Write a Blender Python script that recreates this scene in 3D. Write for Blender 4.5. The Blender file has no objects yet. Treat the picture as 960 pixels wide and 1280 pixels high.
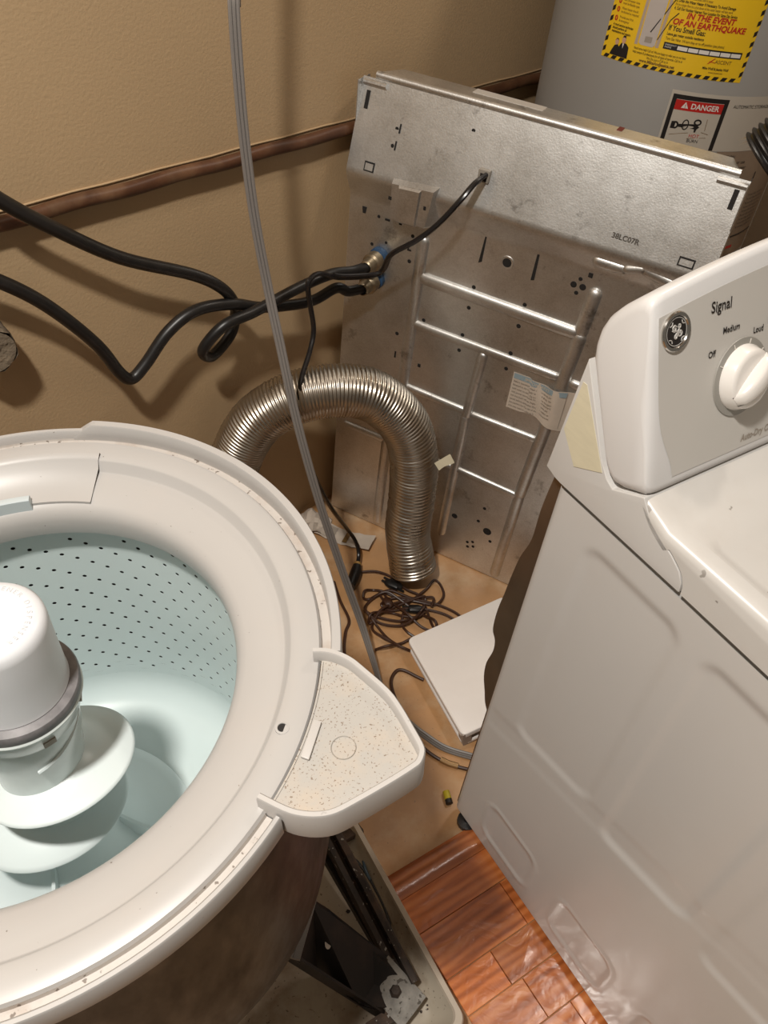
import bpy, bmesh, math, random
from mathutils import Vector, Matrix, Euler, noise as mnoise
random.seed(7)
scene = bpy.context.scene
C = scene.collection
R = math.radians

# ------------------------------------------------------------------ camera
cam_data = bpy.data.cameras.new('camera')
cam_data.sensor_fit = 'VERTICAL'
cam_data.sensor_height = 36.0
cam_data.lens = 36.0 * 1029.96 / 1280.0
cam_data.clip_start = 0.02
cam = bpy.data.objects.new('camera', cam_data)
C.objects.link(cam)
RX = Vector((0.9923, 0.0868, 0.0884)); UX = Vector((-0.1239, 0.6954, 0.7079)); FX = Vector((0, 0.7134, -0.7008))
RX.normalize(); FX.normalize(); UX = RX.cross(FX); UX.normalize()
cam.matrix_world = Matrix(((RX.x, UX.x, -FX.x, 0), (RX.y, UX.y, -FX.y, 0), (RX.z, UX.z, -FX.z, 1.5384), (0, 0, 0, 1)))
scene.camera = cam

# ------------------------------------------------------------------ world, lights, exposure
world = bpy.data.worlds.new('world'); scene.world = world
world.use_nodes = True
world.node_tree.nodes['Background'].inputs[0].default_value = (1.0, 0.89, 0.74, 1)
world.node_tree.nodes['Background'].inputs[1].default_value = 0.15
def area(name, loc, size, energy, color, target=None):
    l = bpy.data.lights.new(name, 'AREA'); l.shape = 'DISK'; l.size = size; l.energy = energy; l.color = color
    o = bpy.data.objects.new(name, l); C.objects.link(o); o.location = loc
    if target is not None:
        o.rotation_euler = (Vector(target) - Vector(loc)).to_track_quat('-Z', 'Y').to_euler()
    return o
area('ceiling_bulb', (-0.41, -0.05, 2.50), 0.13, 44, (1.0, 0.95, 0.88))
area('bulb_over_heater', (0.73, 1.62, 2.50), 0.16, 7, (1.0, 0.90, 0.78))
vs = scene.view_settings
vs.view_transform = 'Standard'; vs.look = 'None'; vs.exposure = 0.0; vs.gamma = 1.0; vs.use_curve_mapping = False

# ------------------------------------------------------------------ materials
MATS = {}
def mat(name, col, rough=0.5, metal=0.0, var=0.0, vscale=8.0, bump=0.0, bscale=60.0, specks=0.0, speck_col=(0.10, 0.07, 0.05), speck_scale=90.0, speck_mask=True,
        stain_sheen=0.0, stain_sheen_col=(0.2, 0.15, 0.1), stain_sheen_scale=3.0, rvar=0.0, coat=0.0, spec=0.5, rand=0.0, trans=0.0, stretch=None, alpha=1.0, bdist=0.002):
    if name in MATS: return MATS[name]
    m = bpy.data.materials.new(name); m.use_nodes = True
    nt = m.node_tree; N = nt.nodes; L = nt.links
    b = N['Principled BSDF']
    b.inputs['Base Color'].default_value = (*col, 1); b.inputs['Roughness'].default_value = rough; b.inputs['Metallic'].default_value = metal
    b.inputs['Specular IOR Level'].default_value = spec
    if coat: b.inputs['Coat Weight'].default_value = coat; b.inputs['Coat Roughness'].default_value = 0.08
    if trans: b.inputs['Transmission Weight'].default_value = trans
    if alpha < 1: b.inputs['Alpha'].default_value = alpha
    tc = N.new('ShaderNodeTexCoord'); src = tc.outputs['Object']
    if stretch:
        mp = N.new('ShaderNodeMapping'); mp.inputs['Scale'].default_value = stretch; L.new(src, mp.inputs['Vector']); src = mp.outputs['Vector']
    cur = None
    def noise(scale, detail=4, rgh=0.55):
        n = N.new('ShaderNodeTexNoise'); n.inputs['Scale'].default_value = scale; n.inputs['Detail'].default_value = detail; n.inputs['Roughness'].default_value = rgh
        L.new(src, n.inputs['Vector']); return n
    def ramp(sock, a, bb):
        r = N.new('ShaderNodeMapRange'); r.inputs['From Min'].default_value = a; r.inputs['From Max'].default_value = bb; L.new(sock, r.inputs['Value']); return r.outputs['Result']
    def mix(fac, a, bcol):
        x = N.new('ShaderNodeMix'); x.data_type = 'RGBA'; L.new(fac, x.inputs['Factor'])
        if a is None: x.inputs['A'].default_value = (*col, 1)
        else: L.new(a, x.inputs['A'])
        x.inputs['B'].default_value = (*bcol, 1); return x.outputs['Result']
    if var:
        n = noise(vscale); f = ramp(n.outputs['Fac'], 0.3, 0.7)
        cur = mix(f, cur, tuple(max(0, c * (1 - var)) for c in col))
    if stain_sheen:
        n = noise(stain_sheen_scale, 6, 0.65); f = ramp(n.outputs['Fac'], 0.5, 0.72)
        mm = N.new('ShaderNodeMath'); mm.operation = 'MULTIPLY'; mm.inputs[1].default_value = stain_sheen; L.new(f, mm.inputs[0])
        cur = mix(mm.outputs[0], cur, stain_sheen_col)
    if specks:
        n = noise(speck_scale, 2, 0.5); f = ramp(n.outputs['Fac'], 0.72 - specks * 0.1, 0.75 - specks * 0.1)
        n2 = noise(4.0, 2); f2 = ramp(n2.outputs['Fac'], 0.42, 0.62)
        mm = N.new('ShaderNodeMath'); mm.operation = 'MULTIPLY'; L.new(f, mm.inputs[0])
        if speck_mask: L.new(f2, mm.inputs[1])
        else: mm.inputs[1].default_value = 0.8
        cur = mix(mm.outputs[0], cur, speck_col)
    if rand:
        oi = N.new('ShaderNodeObjectInfo'); hs = N.new('ShaderNodeHueSaturation')
        mr = N.new('ShaderNodeMapRange'); mr.inputs['To Min'].default_value = 1 - rand; mr.inputs['To Max'].default_value = 1 + rand
        L.new(oi.outputs['Random'], mr.inputs['Value']); L.new(mr.outputs['Result'], hs.inputs['Value'])
        if cur is None: hs.inputs['Color'].default_value = (*col, 1)
        else: L.new(cur, hs.inputs['Color'])
        cur = hs.outputs['Color']
    if cur is not None: L.new(cur, b.inputs['Base Color'])
    if rvar:
        n = noise(14, 5); r = N.new('ShaderNodeMapRange'); r.inputs['From Min'].default_value = 0.3; r.inputs['From Max'].default_value = 0.7
        r.inputs['To Min'].default_value = max(0.02, rough - rvar); r.inputs['To Max'].default_value = rough + rvar
        L.new(n.outputs['Fac'], r.inputs['Value']); L.new(r.outputs['Result'], b.inputs['Roughness'])
    if bump:
        n = noise(bscale, 3); bp = N.new('ShaderNodeBump'); bp.inputs['Strength'].default_value = bump; bp.inputs['Distance'].default_value = bdist
        L.new(n.outputs['Fac'], bp.inputs['Height']); L.new(bp.outputs['Normal'], b.inputs['Normal'])
    MATS[name] = m
    return m

def galv_mat():
    m = bpy.data.materials.new('galvanized_steel'); m.use_nodes = True
    nt = m.node_tree; N = nt.nodes; L = nt.links; b = N['Principled BSDF']
    b.inputs['Metallic'].default_value = 1.0
    tc = N.new('ShaderNodeTexCoord')
    v = N.new('ShaderNodeTexVoronoi'); v.inputs['Scale'].default_value = 420; L.new(tc.outputs['Object'], v.inputs['Vector'])
    n = N.new('ShaderNodeTexNoise'); n.inputs['Scale'].default_value = 5; n.inputs['Detail'].default_value = 8; n.inputs['Roughness'].default_value = 0.7; L.new(tc.outputs['Object'], n.inputs['Vector'])
    cr = N.new('ShaderNodeValToRGB'); cr.color_ramp.elements[0].position = 0.32; cr.color_ramp.elements[0].color = (0.58, 0.565, 0.54, 1)
    cr.color_ramp.elements[1].position = 0.66; cr.color_ramp.elements[1].color = (0.82, 0.82, 0.81, 1)
    L.new(n.outputs['Fac'], cr.inputs['Fac'])
    mx = N.new('ShaderNodeMix'); mx.data_type = 'RGBA'; mx.blend_type = 'OVERLAY'; mx.inputs['Factor'].default_value = 0.14
    sep = N.new('ShaderNodeSeparateColor'); L.new(v.outputs['Color'], sep.inputs['Color'])
    cb = N.new('ShaderNodeCombineColor'); [L.new(sep.outputs[0], cb.inputs[i]) for i in range(3)]
    L.new(cr.outputs['Color'], mx.inputs['A']); L.new(cb.outputs['Color'], mx.inputs['B'])
    # dark scuffs and scratches
    n2 = N.new('ShaderNodeTexNoise'); n2.inputs['Scale'].default_value = 16; n2.inputs['Detail'].default_value = 9; n2.inputs['Roughness'].default_value = 0.75; L.new(tc.outputs['Object'], n2.inputs['Vector'])
    mr = N.new('ShaderNodeMapRange'); mr.inputs['From Min'].default_value = 0.58; mr.inputs['From Max'].default_value = 0.68; mr.inputs['To Max'].default_value = 0.55; L.new(n2.outputs['Fac'], mr.inputs['Value'])
    mx2 = N.new('ShaderNodeMix'); mx2.data_type = 'RGBA'; L.new(mr.outputs['Result'], mx2.inputs['Factor']); L.new(mx.outputs['Result'], mx2.inputs['A']); mx2.inputs['B'].default_value = (0.12, 0.10, 0.085, 1)
    L.new(mx2.outputs['Result'], b.inputs['Base Color'])
    rr = N.new('ShaderNodeMapRange'); rr.inputs['To Min'].default_value = 0.38; rr.inputs['To Max'].default_value = 0.50; L.new(n.outputs['Fac'], rr.inputs['Value']); L.new(rr.outputs['Result'], b.inputs['Roughness'])
    bp = N.new('ShaderNodeBump'); bp.inputs['Strength'].default_value = 0.12; bp.inputs['Distance'].default_value = 0.004; L.new(n.outputs['Fac'], bp.inputs['Height'])
    ng = N.new('ShaderNodeTexNoise'); ng.inputs['Scale'].default_value = 330; ng.inputs['Detail'].default_value = 2; L.new(tc.outputs['Object'], ng.inputs['Vector'])
    bq = N.new('ShaderNodeBump'); bq.inputs['Strength'].default_value = 0.30; bq.inputs['Distance'].default_value = 0.0006; L.new(ng.outputs['Fac'], bq.inputs['Height']); L.new(bp.outputs['Normal'], bq.inputs['Normal']); L.new(bq.outputs['Normal'], b.inputs['Normal'])
    return m

def wood_mat(name, c1, c2, c3, rough, bump, coat):
    m = bpy.data.materials.new(name); m.use_nodes = True
    nt = m.node_tree; N = nt.nodes; L = nt.links; b = N['Principled BSDF']
    tc = N.new('ShaderNodeTexCoord'); oi = N.new('ShaderNodeObjectInfo')
    ad = N.new('ShaderNodeVectorMath'); ad.operation = 'ADD'; L.new(tc.outputs['Object'], ad.inputs[0])
    sc = N.new('ShaderNodeVectorMath'); sc.operation = 'SCALE'; sc.inputs[0].default_value = (7, 5, 3); L.new(oi.outputs['Random'], sc.inputs['Scale']); L.new(sc.outputs[0], ad.inputs[1])
    mp = N.new('ShaderNodeMapping'); mp.inputs['Scale'].default_value = (2.2, 14, 14); L.new(ad.outputs[0], mp.inputs['Vector'])
    n = N.new('ShaderNodeTexNoise'); n.inputs['Scale'].default_value = 2.2; n.inputs['Detail'].default_value = 6; n.inputs['Distortion'].default_value = 1.2; L.new(mp.outputs[0], n.inputs['Vector'])
    w = N.new('ShaderNodeTexWave'); w.inputs['Scale'].default_value = 1.3; w.inputs['Distortion'].default_value = 7; w.inputs['Detail'].default_value = 3; w.bands_direction = 'Y'; L.new(mp.outputs[0], w.inputs['Vector'])
    mm = N.new('ShaderNodeMath'); mm.operation = 'ADD'; L.new(n.outputs['Fac'], mm.inputs[0])
    wm = N.new('ShaderNodeMath'); wm.operation = 'MULTIPLY'; wm.inputs[1].default_value = 0.30; L.new(w.outputs['Fac'], wm.inputs[0]); L.new(wm.outputs[0], mm.inputs[1])
    mr = N.new('ShaderNodeMapRange'); mr.inputs['From Min'].default_value = 0.35; mr.inputs['From Max'].default_value = 0.95; L.new(mm.outputs[0], mr.inputs['Value'])
    cr = N.new('ShaderNodeValToRGB'); e = cr.color_ramp.elements; e[0].color = (*c1, 1); e[1].color = (*c3, 1); x = e.new(0.5); x.color = (*c2, 1); L.new(mr.outputs['Result'], cr.inputs['Fac'])
    hs = N.new('ShaderNodeHueSaturation'); r2 = N.new('ShaderNodeMapRange'); r2.inputs['To Min'].default_value = 0.75; r2.inputs['To Max'].default_value = 1.2
    L.new(oi.outputs['Random'], r2.inputs['Value']); L.new(r2.outputs['Result'], hs.inputs['Value']); L.new(cr.outputs['Color'], hs.inputs['Color']); L.new(hs.outputs['Color'], b.inputs['Base Color'])
    b.inputs['Roughness'].default_value = rough; b.inputs['Coat Weight'].default_value = coat; b.inputs['Coat Roughness'].default_value = 0.1
    n3 = N.new('ShaderNodeTexNoise'); n3.inputs['Scale'].default_value = 17; n3.inputs['Detail'].default_value = 3; n3.inputs['Distortion'].default_value = 1.5; L.new(ad.outputs[0], n3.inputs['Vector'])
    bp = N.new('ShaderNodeBump'); bp.inputs['Strength'].default_value = bump; bp.inputs['Distance'].default_value = 0.004; L.new(n3.outputs['Fac'], bp.inputs['Height'])
    L.new(bp.outputs['Normal'], b.inputs['Normal']); L.new(bp.outputs['Normal'], b.inputs['Coat Normal'])
    return m

M_wall = mat('tan_wall_paint', (0.50, 0.352, 0.202), 0.5, var=0.06, vscale=3, bump=0.24, bscale=190, stain_sheen=0.15, stain_sheen_col=(0.36, 0.24, 0.13), stain_sheen_scale=2.2, bdist=0.003)
M_ceil = mat('ceiling_paint', (0.70, 0.64, 0.56), 0.8, bump=0.2, bscale=80)
M_room = mat('room_paint', (0.42, 0.32, 0.22), 0.7, bump=0.2, bscale=80)
M_lino = mat('worn_vinyl', (0.54, 0.295, 0.130), 0.42, var=0.28, vscale=9, stain_sheen=0.75, stain_sheen_col=(0.62, 0.47, 0.31), stain_sheen_scale=5, specks=0.25, speck_scale=140, speck_col=(0.16, 0.09, 0.05), rvar=0.12)
M_plank = wood_mat('varnished_oak', (0.34, 0.085, 0.020), (0.58, 0.170, 0.045), (0.72, 0.265, 0.085), 0.24, 0.32, 0.55)
M_strip = wood_mat('threshold_oak', (0.27, 0.075, 0.022), (0.43, 0.135, 0.045), (0.54, 0.20, 0.07), 0.24, 0.32, 0.55)
M_pipe = mat('brown_painted_pipe', (0.115, 0.045, 0.020), 0.45, var=0.4, vscale=20, stain_sheen=0.3, stain_sheen_col=(0.30, 0.19, 0.10), stain_sheen_scale=14)
M_galv = galv_mat()
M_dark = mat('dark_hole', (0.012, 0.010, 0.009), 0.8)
M_foil = mat('aluminium_foil_duct', (0.60, 0.55, 0.48), 0.30, 1.0, var=0.15, vscale=14, rvar=0.08)
M_brownmetal = mat('rear_cover_steel', (0.36, 0.30, 0.24), 0.30, 0.9, var=0.25, vscale=9, bump=0.2, bscale=12, bdist=0.01)
M_enamel = mat('white_enamel', (0.66, 0.645, 0.625), 0.30, coat=0.2, var=0.03, vscale=5, stain_sheen=0.10, stain_sheen_col=(0.55, 0.46, 0.38), stain_sheen_scale=4)
M_console = mat('console_plastic', (0.77, 0.76, 0.755), 0.32, var=0.02)
M_face = mat('console_face_shaded', (0.62, 0.595, 0.555), 0.36)  # console plastic again, darkened to paint in the shade of its angle
M_top = mat('dryer_top_enamel', (0.66, 0.64, 0.61), 0.28, stain_sheen=0.25, stain_sheen_col=(0.5, 0.43, 0.36), stain_sheen_scale=5, specks=0.1, speck_scale=60)
M_cover = mat('white_ring_plastic', (0.44, 0.425, 0.41), 0.36, var=0.04, vscale=6, stain_sheen=0.16, stain_sheen_col=(0.52, 0.43, 0.37), stain_sheen_scale=7, specks=-0.35, speck_scale=240)
M_gutter = mat('dirty_gutter_plastic', (0.48, 0.445, 0.41), 0.5, stain_sheen=0.5, stain_sheen_col=(0.30, 0.21, 0.15), stain_sheen_scale=22, specks=0.7, speck_mask=False, speck_scale=150)
M_tray = mat('dirty_tray_plastic', (0.40, 0.38, 0.35), 0.5, stain_sheen=0.4, stain_sheen_col=(0.55, 0.42, 0.29), stain_sheen_scale=18, specks=0.85, speck_scale=500, speck_mask=False, speck_col=(0.17, 0.115, 0.075))
M_trayrim = mat('tray_rim_plastic', (0.48, 0.46, 0.44), 0.42, specks=0.2, speck_scale=130)
M_basket = mat('basket_enamel', (0.60, 0.685, 0.685), 0.30, var=0.04, vscale=5)
M_agit = mat('agitator_plastic', (0.70, 0.77, 0.775), 0.32, var=0.03)
M_cap = mat('cap_plastic', (0.68, 0.695, 0.72), 0.30)
M_capring = mat('grey_cap_ring', (0.22, 0.21, 0.215), 0.45, var=0.5, vscale=60)
M_capclear = mat('milky_plastic', (0.66, 0.72, 0.71), 0.25, coat=0.3, var=0.15, vscale=20)
M_emboss = mat('grey_emboss', (0.56, 0.57, 0.59), 0.5)
M_clip = mat('blue_grey_bar', (0.52, 0.58, 0.60), 0.4)
M_tub = mat('tub_shell', (0.018, 0.012, 0.009), 0.42, 0.0, spec=0.18, var=0.55, vscale=5, stain_sheen=0.5, stain_sheen_col=(0.060, 0.048, 0.038), stain_sheen_scale=4, stretch=(2.2, 2.2, 0.8), rvar=0.1)  # lighter streaks are reflections painted into the shell's colour
M_base = mat('washer_base_paint', (0.50, 0.435, 0.345), 0.5, var=0.2, vscale=7, stain_sheen=0.75, stain_sheen_col=(0.17, 0.105, 0.06), stain_sheen_scale=9, specks=0.45, speck_mask=False, speck_scale=150)
M_lip = mat('base_lip_paint', (0.55, 0.47, 0.38), 0.45, var=0.1, stain_sheen=0.3, stain_sheen_col=(0.28, 0.18, 0.11), stain_sheen_scale=8)
M_leg = mat('black_leg_steel', (0.012, 0.009, 0.008), 0.5, 0.0, spec=0.3, stain_sheen=0.25, stain_sheen_col=(0.10, 0.06, 0.04), stain_sheen_scale=14)
M_rust = mat('corroded_steel', (0.060, 0.042, 0.032), 0.7, 0.2, var=0.6, vscale=30, stain_sheen=0.5, stain_sheen_col=(0.16, 0.085, 0.045), stain_sheen_scale=20, bump=0.6, bscale=80, specks=0.5, speck_mask=False, speck_col=(0.42, 0.39, 0.35), speck_scale=110)
M_crust = mat('white_corrosion', (0.33, 0.31, 0.28), 0.9, var=0.4, vscale=50, specks=1.1, speck_mask=False, speck_col=(0.06, 0.05, 0.04), speck_scale=120, bump=0.8, bscale=120)
M_black = mat('black_rubber', (0.016, 0.014, 0.013), 0.38, var=0.4, vscale=40)
M_blackgl = mat('black_vinyl', (0.012, 0.010, 0.010), 0.25)
M_grey = mat('grey_cord_vinyl', (0.215, 0.195, 0.18), 0.42)
M_greyd = mat('grey_cord_groove', (0.075, 0.068, 0.065), 0.6)
M_brown = mat('brown_cord', (0.050, 0.019, 0.009), 0.42)
M_brass = mat('tarnished_brass', (0.46, 0.37, 0.25), 0.35, 0.9, var=0.5, vscale=60)
M_blue = mat('blue_plastic', (0.030, 0.085, 0.18), 0.5, var=0.4, vscale=60)
M_heater = mat('heater_grey_paint', (0.30, 0.285, 0.265), 0.42, var=0.05, vscale=3)
M_yellow = mat('yellow_print', (0.86, 0.54, 0.015), 0.4)
M_ink = mat('black_ink', (0.014, 0.011, 0.010), 0.5)
M_inkb = mat('brown_ink', (0.17, 0.09, 0.02), 0.5)
M_red = mat('red_ink', (0.50, 0.018, 0.014), 0.45)
M_white = mat('white_print', (0.76, 0.72, 0.66), 0.5)
M_beige = mat('beige_label_paper', (0.53, 0.475, 0.40), 0.55, var=0.06)
M_shadelab = mat('shadowed_label_paper', (0.30, 0.22, 0.155), 0.6, var=0.2, vscale=10)  # beige paper darkened: the hose's shadow painted into its colour
M_skin = mat('printed_skin', (0.60, 0.35, 0.22), 0.5)
M_greypr = mat('grey_print', (0.34, 0.29, 0.24), 0.5)
M_paper = mat('aged_paper', (0.62, 0.53, 0.44), 0.7, var=0.15, vscale=20)
M_bluepr = mat('blue_grey_print', (0.28, 0.36, 0.40), 0.6)
M_tape = mat('masking_tape', (0.74, 0.68, 0.50), 0.6, var=0.08, vscale=30, stretch=(1, 1, 4))
M_chrome = mat('chrome', (0.62, 0.60, 0.57), 0.18, 1.0)
M_ringgrey = mat('dial_grey', (0.33, 0.315, 0.285), 0.35)
M_knob = mat('knob_plastic', (0.87, 0.83, 0.785), 0.22, coat=0.3)
M_lid = mat('white_lid_enamel', (0.86, 0.81, 0.77), 0.4, stain_sheen=0.1, stain_sheen_col=(0.5, 0.4, 0.33), stain_sheen_scale=6)
M_lidgap = mat('lid_groove', (0.30, 0.25, 0.225), 0.6)
M_conc = mat('crumbly_mortar', (0.27, 0.21, 0.145), 0.9, var=0.5, vscale=40, bump=0.9, bscale=60, bdist=0.006)
M_bat = mat('battery_yellow', (0.52, 0.42, 0.03), 0.3)

# ------------------------------------------------------------------ geometry helpers
class MB:
    def __init__(s): s.v = []; s.f = []
    def add(s, vs, fs):
        o = len(s.v); s.v += [tuple(v) for v in vs]; s.f += [tuple(i + o for i in f) for f in fs]; return s
    def box(s, a, b, M=None):
        (x0, y0, z0), (x1, y1, z1) = a, b
        v = [(x0,y0,z0),(x1,y0,z0),(x1,y1,z0),(x0,y1,z0),(x0,y0,z1),(x1,y0,z1),(x1,y1,z1),(x0,y1,z1)]
        if M is not None: v = [M @ Vector(p) for p in v]
        return s.add(v, [(0,3,2,1),(4,5,6,7),(0,1,5,4),(1,2,6,5),(2,3,7,6),(3,0,4,7)])
    def prism(s, poly, z0, z1, fn=None):
        n = len(poly); v = [(x, y, z0) for x, y in poly] + [(x, y, z1) for x, y in poly]
        if fn: v = [fn(p) for p in v]
        return s.add(v, [tuple(range(n))[::-1], tuple(range(n, 2*n))] + [(i, (i+1) % n, n + (i+1) % n, n + i) for i in range(n)])
    def loft(s, rings, closed=True, cap0=False, cap1=False):
        n = len(rings[0]); o = len(s.v)
        for r in rings: s.v += [tuple(p) for p in r]
        for k in range(len(rings) - 1):
            for i in range(n if closed else n - 1):
                j = (i + 1) % n; s.f.append((o + k*n + i, o + k*n + j, o + (k+1)*n + j, o + (k+1)*n + i))
        if cap0: s.f.append(tuple(o + i for i in range(n))[::-1])
        if cap1: s.f.append(tuple(o + (len(rings)-1)*n + i for i in range(n)))
        return s
    def lathe(s, prof, seg=96, a0=0.0, a1=360.0, M=None):
        full = abs(a1 - a0) >= 359.9; n = seg if full else seg + 1
        rings = []
        for r, h in prof:
            ring = []
            for i in range(n):
                a = R(a0 + (a1 - a0) * i / seg); p = Vector((r*math.cos(a), r*math.sin(a), h))
                ring.append(M @ p if M is not None else p)
            rings.append(ring)
        return s.loft(rings, closed=full)
    def tube(s, pts, rad, seg=10, cap=True, flat=None, up=Vector((0, 0, 1))):
        pts = [Vector(p) for p in pts]; n = len(pts); rings = []
        rf = rad if callable(rad) else (lambda t, a: rad)
        prev = None
        for i, p in enumerate(pts):
            t = (pts[min(i+1, n-1)] - pts[max(i-1, 0)]).normalized()
            if prev is None:
                ref = up if abs(t.dot(up)) < 0.95 else Vector((1, 0, 0)); x = t.cross(ref).normalized()
            else:
                x = (prev - t * prev.dot(t)).normalized()
            prev = x; y = t.cross(x)
            ring = []
            for k in range(seg):
                a = 2*math.pi*k/seg; r = rf(i/(n-1), a)
                ring.append(p + x*(math.cos(a)*r) + y*(math.sin(a)*r*(flat or 1)))
            rings.append(ring)
        return s.loft(rings, True, cap, cap)
    def build(s, name, m, parent=None, M=None, smooth=35, matrix=None):
        me = bpy.data.meshes.new(name)
        v = s.v if M is None else [tuple(M @ Vector(p)) for p in s.v]
        me.from_pydata(v, [], s.f)
        bm = bmesh.new(); bm.from_mesh(me); bmesh.ops.recalc_face_normals(bm, faces=bm.faces); bm.to_mesh(me); bm.free()
        if smooth:
            me.polygons.foreach_set('use_smooth', [True]*len(me.polygons)); me.set_sharp_from_angle(angle=R(smooth))
        me.materials.append(m)
        o = bpy.data.objects.new(name, me); C.objects.link(o)
        if parent is not None: o.parent = parent
        if matrix is not None: o.matrix_local = matrix
        return o

def bevel_obj(o, w, seg=2, angle=40):
    bm = bmesh.new(); bm.from_mesh(o.data)
    ed = [e for e in bm.edges if len(e.link_faces) == 2 and e.calc_face_angle(0) > R(angle)]
    bmesh.ops.bevel(bm, geom=ed, offset=w, segments=seg, affect='EDGES', profile=0.6, clamp_overlap=True)
    bm.to_mesh(o.data); bm.free()
    o.data.polygons.foreach_set('use_smooth', [True]*len(o.data.polygons)); o.data.set_sharp_from_angle(angle=R(35))
    return o

def smooth_path(P, sub=8):
    P = [Vector(p) for p in P]; out = []
    for i in range(len(P)-1):
        p0 = P[max(i-1, 0)]; p1 = P[i]; p2 = P[i+1]; p3 = P[min(i+2, len(P)-1)]
        for k in range(sub):
            t = k/sub
            out.append(0.5*((2*p1) + (p2-p0)*t + (2*p0-5*p1+4*p2-p3)*t*t + (3*p1-p0-3*p2+p3)*t**3))
    out.append(P[-1]); return out
def resample(P, step):
    out = [P[0].copy()]; acc = 0.0
    for a, b in zip(P, P[1:]):
        d = (b-a).length
        while d > 0 and acc + d >= step:
            t = (step-acc)/d; a = a.lerp(b, t); out.append(a.copy()); d = (b-a).length; acc = 0
        acc += d
    return out

def sst_(a, b, x):
    t = max(0, min(1, (x-a)/(b-a))); return t*t*(3-2*t)
def empty(name, loc=(0, 0, 0), rz=0.0):
    o = bpy.data.objects.new(name, None); C.objects.link(o); o.location = loc; o.rotation_euler = (0, 0, rz); o.empty_display_size = 0.05
    return o
def tag(o, label, cat, group=None):
    o['label'] = label; o['category'] = cat
    if group: o['group'] = group
    return o
def structure(o, label=None):
    o['kind'] = 'structure'
    if label: o['label'] = label
    return o

_font = {}
def text_mb(body, size, align='LEFT', bold=0.0, xs=1.0, shear=0.0, ext=0.00015, spacing=1.0):
    cu = bpy.data.curves.new('t', 'FONT'); cu.body = body; cu.size = size; cu.align_x = align; cu.offset = bold; cu.shear = shear; cu.resolution_u = 3; cu.space_character = spacing
    ob = bpy.data.objects.new('t', cu); C.objects.link(ob)
    me = bpy.data.meshes.new_from_object(ob)
    mb = MB(); v = [(p.co.x*xs, p.co.y, p.co.z) for p in me.vertices]
    n = len(v)
    f = [tuple(p.vertices) for p in me.polygons]
    mb.add(v, f)
    bpy.data.objects.remove(ob); bpy.data.curves.remove(cu); bpy.data.meshes.remove(me)
    return mb

# ------------------------------------------------------------------ the setting
W0 = Vector((-0.1642, 1.585, 0)); N1 = Vector((0.7629, -0.6465, 0)); WD = Vector((0.6465, 0.7629, 0))
WROT = math.atan2(WD.y, WD.x)
def wpt(a, b, z=0.0):           # along the back wall, out from it
    p = W0 + WD*a + N1*b; return Vector((p.x, p.y, z))
A0, A1, B1, H = -2.5, 1.05, 2.5, 2.60
MW = Matrix.Translation(W0) @ Matrix.Rotation(WROT, 4, 'Z')   # local x along wall, local y into the wall
def room_box(name, lo, hi, m):
    return structure(MB().box(lo, hi).build(name, m, None, smooth=0, matrix=MW))
floor_o = room_box('floor', (A0-0.05, -B1-0.05, -0.06), (A1+0.05, 0.05, 0.0), M_lino)
room_box('ceiling', (A0-0.05, -B1-0.05, H), (A1+0.05, 0.05, H+0.05), M_ceil)
room_box('wall_back', (A0, 0.0, 0.0), (A1, 0.05, H), M_wall)
room_box('wall_right', (A1, -B1, 0.0), (A1+0.05, 0.05, H), M_room)

# oak planks laid square to the dryer, children of the floor
DW = Vector((0.7968, 0.6042, 0)); DV = Vector((0.6042, -0.7968, 0)); DROT = math.atan2(DW.y, DW.x)
FW_inv = MW.inverted()
def fl_matrix(a, b, z):         # centre at a along the dryer's width, b towards the front
    p = DW*a + DV*b
    return FW_inv @ (Matrix.Translation((p.x, p.y, z)) @ Matrix.Rotation(DROT, 4, 'Z'))
plank_meshes = {}
def plank(a0, a1, b0, b1, m, th=0.005, name='plank'):
    L_, w = round(a1-a0-0.0012, 4), round(b1-b0-0.0012, 4)
    key = (L_, w, m.name)
    if key not in plank_meshes:
        o = MB().box((-L_/2, -w/2, 0), (L_/2, w/2, th)).build(name, m, floor_o, smooth=0); bevel_obj(o, 0.0008, 1)
        plank_meshes[key] = o.data
    else:
        o = bpy.data.objects.new(name, plank_meshes[key]); C.objects.link(o); o.parent = floor_o
    o.matrix_local = fl_matrix((a0+a1)/2, (b0+b1)/2, 0)
    return o
rows = [-0.387, -0.3226, -0.238, -0.1755, -0.105, -0.035, 0.035]
joints = [[0.436, 0.72], [0.436, 0.6166, 0.80], [0.436, 0.53, 0.74], [0.436, 0.552, 0.85], [0.436, 0.60, 0.85], [0.436, 0.54, 0.80]]
for k in range(6):
    js = joints[k]
    for a, b in zip(js, js[1:]): plank(a, b, rows[k], rows[k+1], M_plank)
# threshold strip with a rounded back
th = MB(); prof = [(-0.0243, 0.0), (-0.0243, 0.004), (-0.018, 0.0085), (-0.006, 0.0105), (0.008, 0.0105), (0.020, 0.008), (0.0243, 0.004), (0.0243, 0.0)]
th.loft([[(x, y, z) for y, z in [(-p[0], p[1]) for p in prof]] for x in (-0.17, 0.17)], True, True, True)
t = th.build('threshold_strip', M_strip, floor_o, smooth=40); t.matrix_local = fl_matrix(0.606, -0.4113, 0)

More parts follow.
